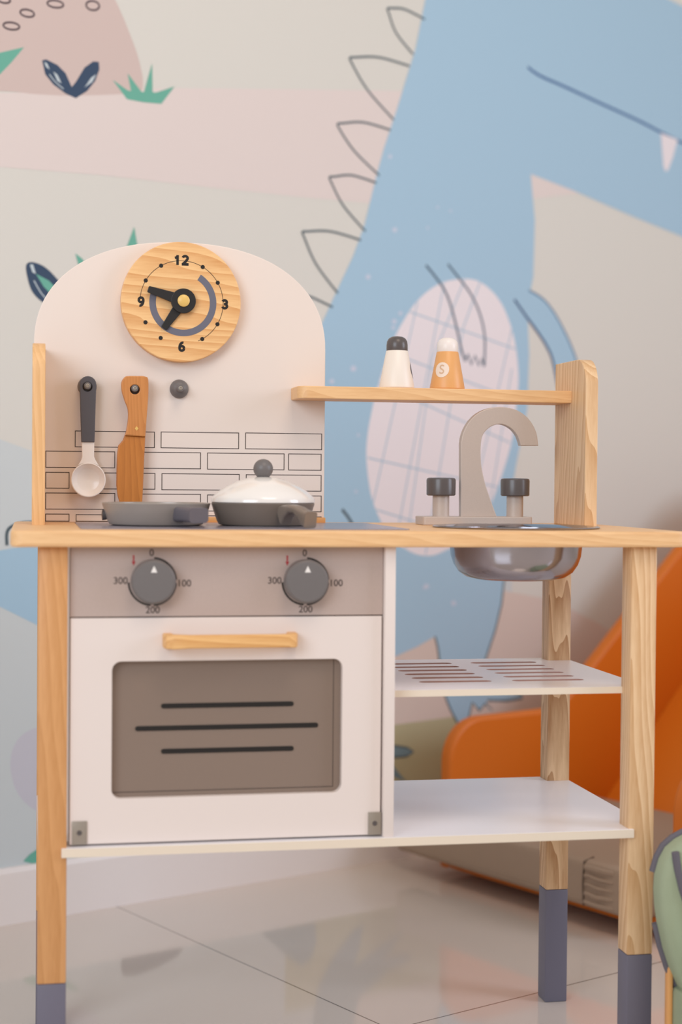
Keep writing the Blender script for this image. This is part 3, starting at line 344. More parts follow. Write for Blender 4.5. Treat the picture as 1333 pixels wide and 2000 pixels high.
    ('f', 'speck', [(0.7783, 1.1547), (0.7772, 1.1518), (0.7742, 1.1498), (0.7705, 1.1495), (0.7675, 1.1509), (0.7663, 1.1535), (0.7674, 1.1563), (0.7704, 1.1583), (0.7741, 1.1587), (0.7771, 1.1573)], 0),
    ('f', 'speck', [(0.7177, 1.0637), (0.7166, 1.0609), (0.7137, 1.059), (0.7101, 1.0587), (0.7071, 1.0601), (0.706, 1.0628), (0.7071, 1.0656), (0.71, 1.0675), (0.7136, 1.0678), (0.7165, 1.0663)], 0),
    ('f', 'speck', [(0.6869, 0.8966), (0.6856, 0.8933), (0.6822, 0.8912), (0.6779, 0.891), (0.6744, 0.8928), (0.6731, 0.896), (0.6743, 0.8993), (0.6778, 0.9014), (0.6821, 0.9016), (0.6855, 0.8998)], 0),
    ('f', 'speck', [(0.779, 0.9873), (0.7779, 0.9844), (0.7749, 0.9825), (0.7712, 0.9823), (0.7682, 0.9838), (0.767, 0.9865), (0.7682, 0.9893), (0.7711, 0.9912), (0.7748, 0.9914), (0.7778, 0.9899)], 0),
    ('f', 'speck', [(0.7755, 0.9758), (0.7747, 0.9735), (0.7723, 0.972), (0.7693, 0.9719), (0.7669, 0.9731), (0.766, 0.9752), (0.7669, 0.9775), (0.7692, 0.979), (0.7722, 0.9791), (0.7746, 0.9779)], 0),
    ('f', 'speck', [(0.7921, 1.0031), (0.7912, 1.0009), (0.7888, 0.9993), (0.7858, 0.9991), (0.7834, 1.0003), (0.7824, 1.0025), (0.7833, 1.0047), (0.7857, 1.0063), (0.7887, 1.0065), (0.7911, 1.0053)], 0),
    ('f', 'speck', [(0.8774, 1.2064), (0.8768, 1.2049), (0.8752, 1.2039), (0.8733, 1.2037), (0.8718, 1.2044), (0.8711, 1.2057), (0.8717, 1.2072), (0.8733, 1.2082), (0.8752, 1.2084), (0.8768, 1.2077)], 0),
    ('f', 'speck', [(0.9088, 1.2031), (0.9082, 1.2016), (0.9066, 1.2006), (0.9047, 1.2004), (0.9031, 1.2011), (0.9025, 1.2024), (0.9031, 1.2039), (0.9046, 1.2049), (0.9066, 1.2051), (0.9082, 1.2044)], 0),
    ('f', 'speck', [(0.853, 1.1659), (0.8525, 1.1644), (0.8509, 1.1634), (0.849, 1.1632), (0.8475, 1.1639), (0.8469, 1.1653), (0.8474, 1.1667), (0.849, 1.1677), (0.8509, 1.1679), (0.8524, 1.1672)], 0),
    ('f', 'speck', [(0.6379, 0.8715), (0.6369, 0.8688), (0.634, 0.867), (0.6305, 0.8669), (0.6277, 0.8684), (0.6266, 0.871), (0.6277, 0.8737), (0.6305, 0.8755), (0.634, 0.8757), (0.6368, 0.8741)], 0),
    ('f', 'speck', [(0.6403, 0.8579), (0.6393, 0.8552), (0.6364, 0.8534), (0.6329, 0.8533), (0.6301, 0.8548), (0.629, 0.8575), (0.6301, 0.8602), (0.6329, 0.862), (0.6364, 0.8621), (0.6392, 0.8606)], 0),
    ('f', 'speck', [(0.6963, 0.7771), (0.6957, 0.7754), (0.6939, 0.7744), (0.6918, 0.7743), (0.69, 0.7753), (0.6893, 0.7769), (0.69, 0.7786), (0.6917, 0.7796), (0.6939, 0.7797), (0.6956, 0.7787)], 0),
    ('f', 'speck', [(0.6916, 0.6754), (0.6909, 0.6738), (0.6892, 0.6728), (0.6871, 0.6727), (0.6853, 0.6738), (0.6846, 0.6754), (0.6853, 0.677), (0.687, 0.678), (0.6892, 0.678), (0.6909, 0.677)], 0),
    ('f', 'speck', [(0.8618, 0.4987), (0.8607, 0.4959), (0.8576, 0.4942), (0.8538, 0.4944), (0.8506, 0.4962), (0.8494, 0.4991), (0.8506, 0.5018), (0.8536, 0.5035), (0.8575, 0.5034), (0.8606, 0.5015)], 0),
    ('f', 'speck', [(0.8569, 0.4969), (0.856, 0.4947), (0.8535, 0.4934), (0.8504, 0.4935), (0.8479, 0.495), (0.847, 0.4972), (0.8479, 0.4995), (0.8503, 0.5008), (0.8534, 0.5007), (0.8559, 0.4992)], 0),
    ('f', 'speck', [(0.9291, 0.4644), (0.9279, 0.4616), (0.9247, 0.4599), (0.9208, 0.4601), (0.9176, 0.462), (0.9163, 0.4649), (0.9175, 0.4677), (0.9207, 0.4693), (0.9246, 0.4692), (0.9278, 0.4673)], 0),
    ('l', 'outline', [(0.0622, 0.6256), (0.0579, 0.6255), (0.0517, 0.6256), (0.0447, 0.6255), (0.0376, 0.6251), (0.0316, 0.6243), (0.0264, 0.623), (0.0214, 0.6215), (0.0168, 0.6196), (0.013, 0.6172), (0.0101, 0.6141), (0.0085, 0.6098), (0.0079, 0.6044), (0.0081, 0.5988), (0.0084, 0.5937), (0.0085, 0.5903)], 0.005),
    ('f', 'green', [(0.0385, 0.0933), (0.0499, 0.1031), (0.0648, 0.1101), (0.096, 0.1158), (0.0917, 0.0755)], 0),
    ('f', 'leafgrey', [(0.6988, 0.2205), (0.788, 0.2058), (0.8124, 0.2007), (0.8284, 0.1915), (0.8126, 0.1844), (0.7883, 0.1849), (0.6991, 0.1925)], 0),
    ('l', 'outline', [(0.6988, 0.2205), (0.788, 0.2058), (0.8124, 0.2007), (0.8284, 0.1915), (0.8126, 0.1844), (0.7883, 0.1849), (0.6991, 0.1925), (0.6988, 0.2205)], 0.003),
    ('f', 'leafgrey', [(0.4896, 0.0929), (0.6047, 0.0932), (0.6085, 0.1287), (0.5975, 0.1543), (0.5775, 0.1674), (0.5497, 0.1462)], 0),
    ('f', 'navy', [(0.2153, 0.089), (0.275, 0.0889), (0.3323, 0.0934), (0.3194, 0.105), (0.2849, 0.1163), (0.2413, 0.1231), (0.2174, 0.1189), (0.2135, 0.1055)], 0),
    ('f', 'leafgrey', [(0.6032, 0.2747), (0.6115, 0.2119), (0.6451, 0.1625), (0.6908, 0.1217), (0.7141, 0.1133), (0.7029, 0.163), (0.6915, 0.1891), (0.7502, 0.1615), (0.8103, 0.1381), (0.7743, 0.1751), (0.727, 0.2095), (0.7987, 0.1888), (0.7509, 0.2232), (0.7038, 0.2475), (0.6926, 0.2923), (0.6991, 0.3498), (0.6014, 0.3296)], 0),
    ('f', 'green', [(0.0526, 0.092), (0.1061, 0.0991), (0.1381, 0.1297), (0.0972, 0.1139)], 0),
]
SPOUT = [(0.5307, 0.6501), (0.5297, 0.7442), (0.53, 0.7459), (0.5303, 0.7481), (0.5307, 0.7508), (0.5313, 0.7536), (0.5321, 0.7564), (0.5331, 0.7591), (0.5343, 0.762), (0.5357, 0.7649), (0.5373, 0.7677), (0.5391, 0.7704), (0.541, 0.773), (0.5432, 0.7755), (0.5455, 0.7779), (0.5479, 0.7801), (0.5505, 0.7821), (0.5532, 0.7838), (0.556, 0.7854), (0.5589, 0.7867), (0.5619, 0.7879), (0.5649, 0.7889), (0.5679, 0.7897), (0.571, 0.7903), (0.5741, 0.7907), (0.5772, 0.791), (0.5804, 0.7912), (0.5835, 0.7911), (0.5867, 0.791), (0.5899, 0.7906), (0.593, 0.7901), (0.5959, 0.7896), (0.5987, 0.7889), (0.6013, 0.7881), (0.6038, 0.7872), (0.6062, 0.7861), (0.6086, 0.7849), (0.611, 0.7835), (0.6132, 0.7818), (0.6155, 0.78), (0.6175, 0.7782), (0.6194, 0.7763), (0.6211, 0.7743), (0.6227, 0.7723), (0.6241, 0.7702), (0.6254, 0.7681), (0.6266, 0.7661), (0.6276, 0.7641), (0.6285, 0.7621), (0.6293, 0.7602), (0.63, 0.7581), (0.6306, 0.7558), (0.6312, 0.7531), (0.6316, 0.7499), (0.632, 0.7468), (0.6323, 0.7441), (0.6325, 0.7422), (0.6091, 0.7419), (0.6091, 0.7419), (0.6087, 0.743), (0.6083, 0.7446), (0.6077, 0.7464), (0.6071, 0.7483), (0.6065, 0.7499), (0.6059, 0.7513), (0.6053, 0.7526), (0.6047, 0.7539), (0.6039, 0.7551), (0.6031, 0.7564), (0.6021, 0.7577), (0.601, 0.7591), (0.5998, 0.7604), (0.5985, 0.7617), (0.5972, 0.7629), (0.5957, 0.7639), (0.5942, 0.765), (0.5926, 0.7659), (0.591, 0.7667), (0.5893, 0.7674), (0.5877, 0.768), (0.586, 0.7685), (0.5842, 0.7689), (0.5824, 0.7691), (0.5806, 0.7692), (0.5787, 0.769), (0.5767, 0.7687), (0.5747, 0.7682), (0.5728, 0.7675), (0.5709, 0.7668), (0.5692, 0.7659), (0.5674, 0.7648), (0.5658, 0.7636), (0.5643, 0.7624), (0.5629, 0.7611), (0.5616, 0.7597), (0.5605, 0.7583), (0.5595, 0.7569), (0.5587, 0.7553), (0.5579, 0.7535), (0.5573, 0.7517), (0.5569, 0.7497), (0.5566, 0.7476), (0.5563, 0.7453), (0.5561, 0.7427), (0.556, 0.7397), (0.5559, 0.7363), (0.5559, 0.7328), (0.556, 0.7293), (0.5561, 0.7259), (0.5563, 0.7229), (0.5566, 0.7199), (0.557, 0.717), (0.5574, 0.7141), (0.558, 0.711), (0.5586, 0.7078), (0.5593, 0.7046), (0.5601, 0.7012), (0.561, 0.6978), (0.562, 0.6943), (0.5631, 0.6908), (0.5642, 0.6873), (0.5655, 0.6837), (0.5669, 0.6799), (0.5684, 0.6757), (0.5703, 0.6706), (0.5726, 0.6648), (0.5749, 0.659), (0.577, 0.6539), (0.5784, 0.6503)]
KNIFE_HANDLE = [(0.1062, 0.7493), (0.1064, 0.7499), (0.1067, 0.7506), (0.1071, 0.7516), (0.1075, 0.7529), (0.108, 0.7546), (0.1084, 0.757), (0.1089, 0.7599), (0.1094, 0.7631), (0.1099, 0.7663), (0.1101, 0.7693), (0.1103, 0.772), (0.1104, 0.7746), (0.1104, 0.7771), (0.1102, 0.7796), (0.1099, 0.7821), (0.1093, 0.7845), (0.1084, 0.7869), (0.1075, 0.7892), (0.1065, 0.7915), (0.1056, 0.7939), (0.1049, 0.7963), (0.1041, 0.7987), (0.1033, 0.8011), (0.1027, 0.8034), (0.1022, 0.8057), (0.1019, 0.8079), (0.1017, 0.81), (0.1016, 0.8121), (0.1017, 0.814), (0.1019, 0.8157), (0.1023, 0.8172), (0.1029, 0.8186), (0.1036, 0.8198), (0.1044, 0.8208), (0.1051, 0.8217), (0.1058, 0.8224), (0.1064, 0.8228), (0.1071, 0.8232), (0.108, 0.8234), (0.1094, 0.8236), (0.1114, 0.8238), (0.1138, 0.8239), (0.1165, 0.8239), (0.1192, 0.824), (0.1216, 0.8239), (0.1238, 0.824), (0.1259, 0.8241), (0.1279, 0.8241), (0.1297, 0.8239), (0.1312, 0.8236), (0.1324, 0.8232), (0.1334, 0.8229), (0.1341, 0.8224), (0.1347, 0.8212), (0.1352, 0.8191), (0.1354, 0.8159), (0.1355, 0.8118), (0.1355, 0.8072), (0.1354, 0.8022), (0.1352, 0.7971), (0.1349, 0.7919), (0.1346, 0.7863), (0.1341, 0.7805), (0.1337, 0.7749), (0.1333, 0.7696), (0.133, 0.7646), (0.1327, 0.7596), (0.1324, 0.7549), (0.1321, 0.7509), (0.1319, 0.7481)]
KNIFE_BLADE = [(0.1063, 0.7494), (0.1042, 0.7437), (0.0985, 0.7368), (0.0971, 0.7253), (0.0965, 0.7052), (0.0964, 0.6869), (0.0981, 0.6741), (0.1009, 0.664), (0.1036, 0.654), (0.1282, 0.6541), (0.1297, 0.6871), (0.131, 0.7239), (0.1321, 0.7482)]
BRICKS = [(0.0452, 0.1451, 0.7345, 0.7552), (0.1527, 0.2526, 0.7345, 0.7555), (0.2606, 0.3605, 0.7345, 0.7557), (0.009, 0.0954, 0.7085, 0.7296), (0.1032, 0.2039, 0.7083, 0.7296), (0.2119, 0.3115, 0.708, 0.7295), (0.3166, 0.36, 0.7079, 0.7295), (0.009, 0.0387, 0.6824, 0.7031), (0.0464, 0.1461, 0.6819, 0.7029), (0.154, 0.2536, 0.6814, 0.7026), (0.2617, 0.3602, 0.6809, 0.7023), (0.009, 0.0957, 0.6561, 0.6772), (0.1045, 0.2042, 0.6553, 0.6766), (0.2122, 0.312, 0.6546, 0.676), (0.3171, 0.3605, 0.6542, 0.6756), (0.009, 0.0389, 0.63, 0.6508), (0.0467, 0.1464, 0.6289, 0.6502), (0.1543, 0.254, 0.6279, 0.6494), (0.2621, 0.3607, 0.6269, 0.6485)]
SEAT = [(0.7268, 0.3048), (0.7195, 0.3016), (0.7054, 0.295), (0.6944, 0.2861), (0.6873, 0.2735), (0.6826, 0.2574), (0.6816, 0.24), (0.683, 0.2196), (0.6864, 0.199), (0.6929, 0.1725), (0.7012, 0.1487), (0.7126, 0.1248), (0.722, 0.1096)]

# ------------------------------------------------------------------ the setting (wall frame: x along the wall, -y into the room)
TH = R(25.8); WALL0 = Vector((-0.0534, 0.8005, 0))
def wall_frame(o): o.location = WALL0; o.rotation_euler = (0, 0, TH); return o
w = P()
w.box(-2.6, 3.4, 0.0, 0.12, 0, 2.7, WP['base'], 0)
def flat(pts, lay, mt):
    w.poly([(a, -lay, b) for a, b in pts], mt)
def ribbon(pts, wd, lay, mt):
    n = len(pts); L, Rr = [], []
    for i in range(n):
        a, b = pts[max(i - 1, 0)], pts[min(i + 1, n - 1)]
        if pts[0] == pts[-1] and i in (0, n - 1): a, b = pts[-2], pts[1]
        dx, dz = b[0] - a[0], b[1] - a[1]; d = math.hypot(dx, dz) or 1e-6; nx, nz = -dz / d * wd / 2, dx / d * wd / 2
        L.append((pts[i][0] + nx, pts[i][1] + nz)); Rr.append((pts[i][0] - nx, pts[i][1] - nz))
    b_ = bmesh.new(); lv = [b_.verts.new((q[0], -lay, q[1])) for q in L]; rv = [b_.verts.new((q[0], -lay, q[1])) for q in Rr]
    for i in range(n - 1): b_.faces.new((lv[i], lv[i + 1], rv[i + 1], rv[i]))
    w.add(b_, mt)
def clip_box(pts, x0, x1, z0, z1):
    for ax, lim, sgn in ((0, x0, 1), (0, x1, -1), (1, z0, 1), (1, z1, -1)):
        out = []
        for i, q in enumerate(pts):
            pr = pts[i - 1]; iq = (q[ax] - lim) * sgn >= 0; ip = (pr[ax] - lim) * sgn >= 0
            if iq != ip:
                t = (lim - pr[ax]) / (q[ax] - pr[ax]); out.append((pr[0] + (q[0] - pr[0]) * t, pr[1] + (q[1] - pr[1]) * t))
            if iq: out.append(q)
        pts = out
        if len(pts) < 3: return []
    return pts
for i, (k, c, pts, wd) in enumerate(MURAL):
    lay = 0.0003 + i * 0.00001
    if k == 'f':
        q = clip_box(pts, -2.6, 3.4, 0.02, 2.68)
        if q: flat(q, lay, WP[c])
    else: ribbon(pts, wd, lay, WP[c])
wall = wall_frame(w.build('wall_back', autosmooth=0)); tag(wall, kind='structure')
bb = P(); bb.plate([[(0, 0), (0.012, 0), (0.012, 0.080), (0.009, 0.088), (0, 0.088)]], 6.0, SKIRT, T(-2.6, 0, 0) @ Matrix(((0, 0, 1, 0), (-1, 0, 0, 0), (0, 1, 0, 0), (0, 0, 0, 1))), 0)
tag(wall_frame(bb.build('baseboard_back', autosmooth=0)), kind='structure')
fl = P(); FLOOR = floor_mat(); fl.box(-2.6, 3.4, -4.2, 0.0, -0.05, 0, FLOOR, 0)
tag(wall_frame(fl.build('floor', autosmooth=0)), kind='structure')

# ------------------------------------------------------------------ toy kitchen
W_, D_, LW = 0.70, 0.330, 0.031
K = thing('toy_kitchen', (0.35, 0.165, 0), 'pine and white toy kitchen with arched backboard, hob, oven and sink', 'toy kitchen')
ZB, ZT = 0.622, 0.640
for lx, ly, mt in ((0, 0, PINE_Z3), (W_ - LW, 0, PINE_Z), (0, D_ - LW, PINE_Z3), (W_ - LW, D_ - LW, PINE_Z2)):
    p = P(); p.box(lx, lx + LW, ly, ly + LW, 0.151, ZB, mt, 0.0018); lg = p.build('leg', K)
    p = P(); p.box(lx, lx + LW, ly, ly + LW, 0, 0.151, LEGTIP, 0.0018); tag(p.build('foot', lg), 'slate grey painted foot')

# countertop with round sink cut-out
ct = P(); SX, SY = 0.5685, 0.125
ct.plate([rrect(-0.030, 0.733, -0.013, 0.343, 0.014), circ(SX, SY, 0.085)], ZT - ZB, PINE_X, T(0, 0, ZB), 0.003)
ct.build('countertop', K)
hp = P(); hp.plate([rrect(0.045, 0.415, 0.028, 0.285, 0.008)], 0.0010, HOTPLATE, T(0, 0, ZT), 0.0002)
for cx in (0.136, 0.262, ):
    for r_ in (0.048, 0.030): hp.plate([circ(cx, 0.15, r_), circ(cx, 0.15, r_ - 0.0015)], 0.0003, GLOSSWHITE, T(0, 0, ZT + 0.0009), 0)
tag(hp.build('hob', K), 'grey printed hob plate')

# sink bowl
sk = P(); sk.lathe([(0.080, ZT - 0.002), (0.100, ZT + 0.0002), (0.1012, ZT + 0.0016), (0.099, ZT + 0.0026), (0.090, ZT + 0.0020), (0.0825, ZT - 0.001), (0.0810, ZT - 0.012), (0.0785, 0.606), (0.0750, 0.596), (0.0690, 0.587), (0.060, 0.581), (0.048, 0.578), (0, 0.5772),
                    ], STEEL, T(SX, SY, 0), 72)
sk.lathe([(0.0990, ZT + 0.0024), (0.0895, ZT + 0.0018), (0.0815, ZT - 0.0015), (0.0798, ZT - 0.012), (0.0773, 0.607), (0.0738, 0.597), (0.068, 0.5885), (0.059, 0.5825), (0.047, 0.5792), (0, 0.5785)], STEEL, T(SX, SY, 0), 72)
tag(sk.build('sink_bowl', K), 'round stainless steel bowl')

# tap
tb = P(); tb.plate([rrect(0.477, 0.6205, 0.222, 0.268, 0.004)], 0.0108, SILVERLT, T(0, 0, ZT), 0.001); tap = tb.build('tap_base', K)
p = P(); p.plate([SPOUT], 0.012, SILVERLT, FRONT(0.251), 0.0010); p.build('spout', tap)
for cx in (0.5055, 0.6037):
    p = P(); p.lathe([(0, 0.650), (0.0107, 0.650), (0.0107, 0.678), (0, 0.678)], SILVERLT, T(cx, 0.245, 0), 40); st = p.build('tap_stem', tap)
    p = P(); p.lathe([(0, 0.6772), (0.0170, 0.6772), (0.0185, 0.6785), (0.0187, 0.697), (0.0178, 0.6992), (0.0155, 0.7000), (0, 0.7002)], DARK, T(cx, 0.245, 0), 44); p.build('tap_knob', st)

# arched backboard with printed bricks
bk = P(); cx, hw, z0, ht = 0.1790, 0.1850, 0.862, 0.1335
arch = []
for i in range(49):
    a = math.pi * i / 48; c_, s_ = math.cos(a), math.sin(a); e_ = 2 / 2.25
    arch.append((cx + hw * math.copysign(abs(c_) ** e_, c_), z0 + ht * abs(s_) ** e_))
bk.plate([[(cx - hw, ZT), (cx + hw, ZT)] + arch], 0.009, CREAM, FRONT(0.309), 0.0010)
for x0, x1, zb, zt in BRICKS:
    zb = max(zb, ZT + 0.001); lw = 0.0009
    bk.plate([[(x0, zb), (x1, zb), (x1, zt), (x0, zt)], [(x0 + lw, zb + lw), (x1 - lw, zb + lw), (x1 - lw, zt - lw), (x0 + lw, zt - lw)]], 0.0002, INK, FRONT(0.30), 0)
BK = bk.build('backboard', K)
p = P(); p.box(0.200, 0.364, 0.289, 0.300, ZT, 0.6475, ORANGEWOOD, 0.001); tag(p.build('corner_block', K), 'orange wooden strip')

# two upright wings and the upper shelf
def wing(x0, x1, mt):
    # outline in (Y,Z): rounded upper front corner
    y0, y1, zt, r = 0.187, 0.309, 0.8525, 0.034
    o = [(y1, ZT), (y1, zt)] + [(y0 + r - r * math.sin(R(a)), zt - r + r * math.cos(R(a))) for a in range(0, 91, 9)] + [(y0, ZT)]
    p = P(); p.plate([o], x1 - x0, mt, T(x0, 0, 0) @ Matrix(((0, 0, 1, 0), (1, 0, 0, 0), (0, 1, 0, 0), (0, 0, 0, 1))), 0.0012)
    return p.build('upright_panel', K)
def wing2(x0, x1, mt, y1):
    y0, zt, r = 0.187, 0.8570, 0.034
    o = [(y1, ZT), (y1, zt)] + [(y0 + r - r * math.sin(R(a)), zt - r + r * math.cos(R(a))) for a in range(0, 91, 9)] + [(y0, ZT)]
    p = P(); p.plate([o], x1 - x0, mt, T(x0, 0, 0) @ Matrix(((0, 0, 1, 0), (1, 0, 0, 0), (0, 1, 0, 0), (0, 0, 0, 1))), 0.0012)
    return p.build('upright_panel', K)
wing2(-0.0075, 0.0078, PINE_ZL, 0.2995)
wing(0.6775, 0.6940, PINE_Z)
us = P(); us.plate([rrect(0.3195, 0.3595, 0.243, 0.2995, 0.013)[:0] + [(0.6775, 0.243), (0.6775, 0.309), (0.3645, 0.309), (0.3645, 0.2995), (0.3195, 0.2995)] + [(0.3195 + 0.014 - 0.014 * math.cos(R(a)), 0.243 + 0.014 - 0.014 * math.sin(R(a))) for a in range(0, 91, 10)]], 0.0158, PINE_X, T(0, 0, 0.7979), 0.0012)
us.build('upper_shelf', K)

# pegs on the backboard
PEG = []
for hx, hz in ((0.0600, 0.8105), (0.1185, 0.8085), (0.1755, 0.8097)):
    p = P(); p.lathe([(0, 0), (0.0118, 0), (0.0120, 0.002), (0.0112, 0.0050), (0.0092, 0.0078), (0.0070, 0.0095), (0.0052, 0.0105), (0.0048, 0.0108), (0.0046, 0.0200), (0.0038, 0.0212), (0, 0.0214)] , KNOB, T(hx, 0.300, hz) @ AX_FRONT, 40)
    pg = p.build('peg', K)
    p = P(); p.lathe([(0, 0), (0.0026, 0), (0.0026, 0.0010), (0.0016, 0.0014), (0.0012, 0.0008), (0, 0.0008)], NICKEL, T(hx, 0.2792, hz) @ AX_FRONT, 20); p.build('screw', pg)

# clock
CX, CZ = 0.1762, 0.9183
p = P(); p.plate([circ(CX, CZ, 0.0755, 96)], 0.0155, CLOCKWOOD, FRONT(0.3000), 0.0012)
yf = 0.2845
HX, HZ = 0.1785, 0.9192
RC = (0.1768, 0.9178)
p.plate([ring_arc(RC[0], RC[1], 0.0520, 0.0526, -66, 178, 90)], 0.0002, BLACK, FRONT(yf), 0)
for a in (30, 60, 120, 150, 210, 240, 300, 330): p.plate([circ(RC[0] + .0523 * math.cos(R(a)), RC[1] + .0523 * math.sin(R(a)), 0.0026, 16)], 0.0003, BLACK, FRONT(yf), 0)
p.plate([ring_arc(HX - .0002, RC[1] - .0002, 0.0340, 0.0422, 58, -200, 90)], 0.0002, ARC, FRONT(yf), 0)
def arc_pts(cx, cy, rx, ry, a0, a1, n=18): return [(cx + rx * math.cos(R(a0 + (a1 - a0) * i / n)), cy + ry * math.sin(R(a0 + (a1 - a0) * i / n))) for i in range(n + 1)]
u = 0.001
ONE = [[(0.2*u, -6.2*u), (0.2*u, 6.2*u)], [(-3.2*u, 2.6*u), (-1.4*u, 3.0*u), (0.2*u, 4.8*u)]]
TWO = [arc_pts(0, 2.6*u, 3.1*u, 2.6*u, 165, -25) + [(0.6*u, -1.6*u), (-3.0*u, -4.9*u)], [(-4.3*u, -5.1*u), (4.3*u, -5.1*u)]]
THREE = [arc_pts(-0.2*u, 2.6*u, 2.7*u, 2.4*u, 160, -80), arc_pts(-0.2*u, -2.4*u, 3.0*u, 2.6*u, 80, -165), [(-1.2*u, 0.3*u), (0.6*u, 0.3*u)]]
SIX = [arc_pts(0, -2.1*u, 2.8*u, 2.9*u, 0, 360, 26), arc_pts(1.2*u, -1.2*u, 4.0*u, 6.2*u, 185, 78)]
NINE = [[(-a_, -b_) for a_, b_ in st_] for st_ in SIX]
gx, gz = RC
p.glyph(ONE, gx - .0058, gz + .0530, yf, 0.0032, BLACK); p.glyph(TWO, gx + .0040, gz + .0530, yf, 0.0032, BLACK)
p.glyph(THREE, gx + .0545, gz - .0008, yf, 0.0032, BLACK); p.glyph(SIX, gx + .0004, gz - .0556, yf, 0.0032, BLACK); p.glyph(NINE, gx - .0510, gz - .0004, yf, 0.0032, BLACK)
clk = tag(p.build('clock', K), 'round wooden clock dial with black numbers')
def hand(ang, ln, y, nm):
    p = P(); c, s = math.cos(R(ang)), math.sin(R(ang)); f = lambda u, v: (HX + c * u - s * v, HZ + s * u + c * v)
    o = [f(0, .0075)] + [f(ln - .001, .0041), f(ln, .0031), f(ln, -.0031), f(ln - .001, -.0041)] + [f(0, -.0075)]
    p.plate([o], 0.0030, HANDBLACK, FRONT(y), 0.0005); p.plate([circ(HX, HZ, 0.0155)], 0.0034, HANDBLACK, FRONT(y + 0.0002), 0.0005)
    return tag(p.build(nm, clk), 'black ' + nm.replace('_', ' '))
hand(235, 0.0425, 0.2838, 'hour_hand'); hand(163, 0.0465, 0.2805, 'minute_hand')
p = P(); p.lathe([(0, 0), (0.0076, 0), (0.0076, 0.0030), (0.0060, 0.0042), (0, 0.0046)], BRASS, T(HX, 0.2790, HZ) @ AX_FRONT, 36); tag(p.build('centre_pin', clk), 'pale yellow pin')

# oven cabinet
ZS0, ZS1 = 0.2875, 0.2975
def side(x0, x1, y0=0.0): p = P(); p.box(x0, x1, y0, D_ - 0.002, ZS1, ZB, WHITE, 0.0006); return p.build('side_panel', K)
side(0.3795, 0.3915, -0.001); side(0.0335, 0.0420, LW)
p = P(); p.box(0.042, 0.3795, 0.306, 0.311, ZS1, ZB, WHITE, 0.0004); p.build('oven_back', K)
cp = P(); cp.box(0.0335, 0.3790, 0.0085, 0.0185, 0.5457, ZB, SILVER, 0.0005)
for kx, kz in ((0.1219, 0.5838), (0.2908, 0.5834)):
    for a0, a1 in ((86, 4), (-4, -86), (-94, -178)):
        cp.plate([ring_arc(kx, kz, 0.0248, 0.0268, a0, a1, 24)], 0.0002, BLACK, FRONT(0.0085), 0)
    for t_, dx, dz in (('0', -0.001, 0.0312), ('100', 0.0345, -0.0022), ('200', 0.0005, -0.0312), ('300', -0.0345, 0.0008)): cp.text(t_, 0.0105, kx + dx, kz + dz, 0.0085, INK, 0.0001, 0.0001)
    ax, az = kx - 0.0205, kz + 0.0225
    cp.plate([[(ax - .0010, az + .0062), (ax + .0010, az + .0062), (ax + .0007, az - .0005), (ax + .0022, az - .0005), (ax, az - .0052), (ax - .0022, az - .0005), (ax - .0007, az - .0005)]], 0.0002, RED, FRONT(0.0085), 0)
CP = tag(cp.build('control_panel', K), 'silver grey panel printed with 0, 100, 200, 300')
for kx, kz in ((0.1222, 0.5842), (0.2902, 0.5839)):
    p = P(); p.lathe([(0, 0), (0.0225, 0), (0.0240, 0.0015), (0.0243, 0.0140), (0.0236, 0.0170), (0.0215, 0.0190), (0, 0.0200)], KNOB, T(kx, 0.0085, kz) @ AX_FRONT, 48)
    p.plate([[(kx - .0034, kz + .0105), (kx + .0034, kz + .0105), (kx, kz + .0178)]], 0.0004, GLOSSWHITE, FRONT(-0.0108), 0)
    p.build('knob', CP)
# door
dr = P(); dr.plate([[(0.0340, 0.2995), (0.3775, 0.2995), (0.3775, 0.5445), (0.0340, 0.5445)], rrect(0.0788, 0.3330, 0.3478, 0.4972, 0.010)], 0.010, WHITE, FRONT(0.0160), 0.0006)
DR = dr.build('oven_door', K)
p = P(); p.plate([rrect(0.0745, 0.3370, 0.3440, 0.5010, 0.011)], 0.002, ACRYLIC, FRONT(0.0178), 0.0002)
for x0, x1, z in ((0.1327, 0.2798, 0.4468), (0.1046, 0.3076, 0.4225), (0.1330, 0.2802, 0.3970)): p.plate([rrect(x0, x1, z - .0026, z + .0026, 0.0025, 5)], 0.0006, BLACK, FRONT(0.0157), 0)
p.plate([[(0.070, 0.3395), (0.3245, 0.3395), (0.3245, 0.5060), (0.070, 0.5060)][:0] + [(0.080, 0.3535), (0.3245, 0.3535), (0.3245, 0.4985), (0.3250, 0.4985), (0.3250, 0.3530), (0.080, 0.3530)]], 0.0003, INK, FRONT(0.0157), 0)
tag(p.build('oven_window', DR), 'smoky brown window with three black bars')
p = P(); hz = 0.5200
path = [(0.1385, 0.0060, hz), (0.1385, -0.0050, hz), (0.1400, -0.0105, hz), (0.1450, -0.0135, hz)] + [(0.1450 + (0.2685 - 0.1450) * i / 8, -0.0135, hz) for i in range(1, 9)] + [(0.2735, -0.0105, hz), (0.2750, -0.0050, hz), (0.2750, 0.0060, hz)]
p.sweep(path, [0.011] * 4 + [0.009] * 8 + [0.011] * 3, [0.0158] * 4 + [0.0145] * 8 + [0.0158] * 3, HANDLEWOOD, bev=0.0018)
p.build('door_handle', DR)
for hx0, hx1 in ((0.0365, 0.0528), (0.3635, 0.3785)):
    p = P(); p.box(hx0, hx1, 0.0042, 0.0062, 0.2995, 0.3250, NICKEL, 0.0004); p.lathe([(0, 0), (0.0028, 0), (0.0022, 0.001), (0.0008, 0.0006), (0, 0.0006)], DARK, T((hx0 + hx1) / 2, 0.0042, 0.3125) @ AX_FRONT, 16); tag(p.build('hinge_plate', DR), 'small metal hinge plate')

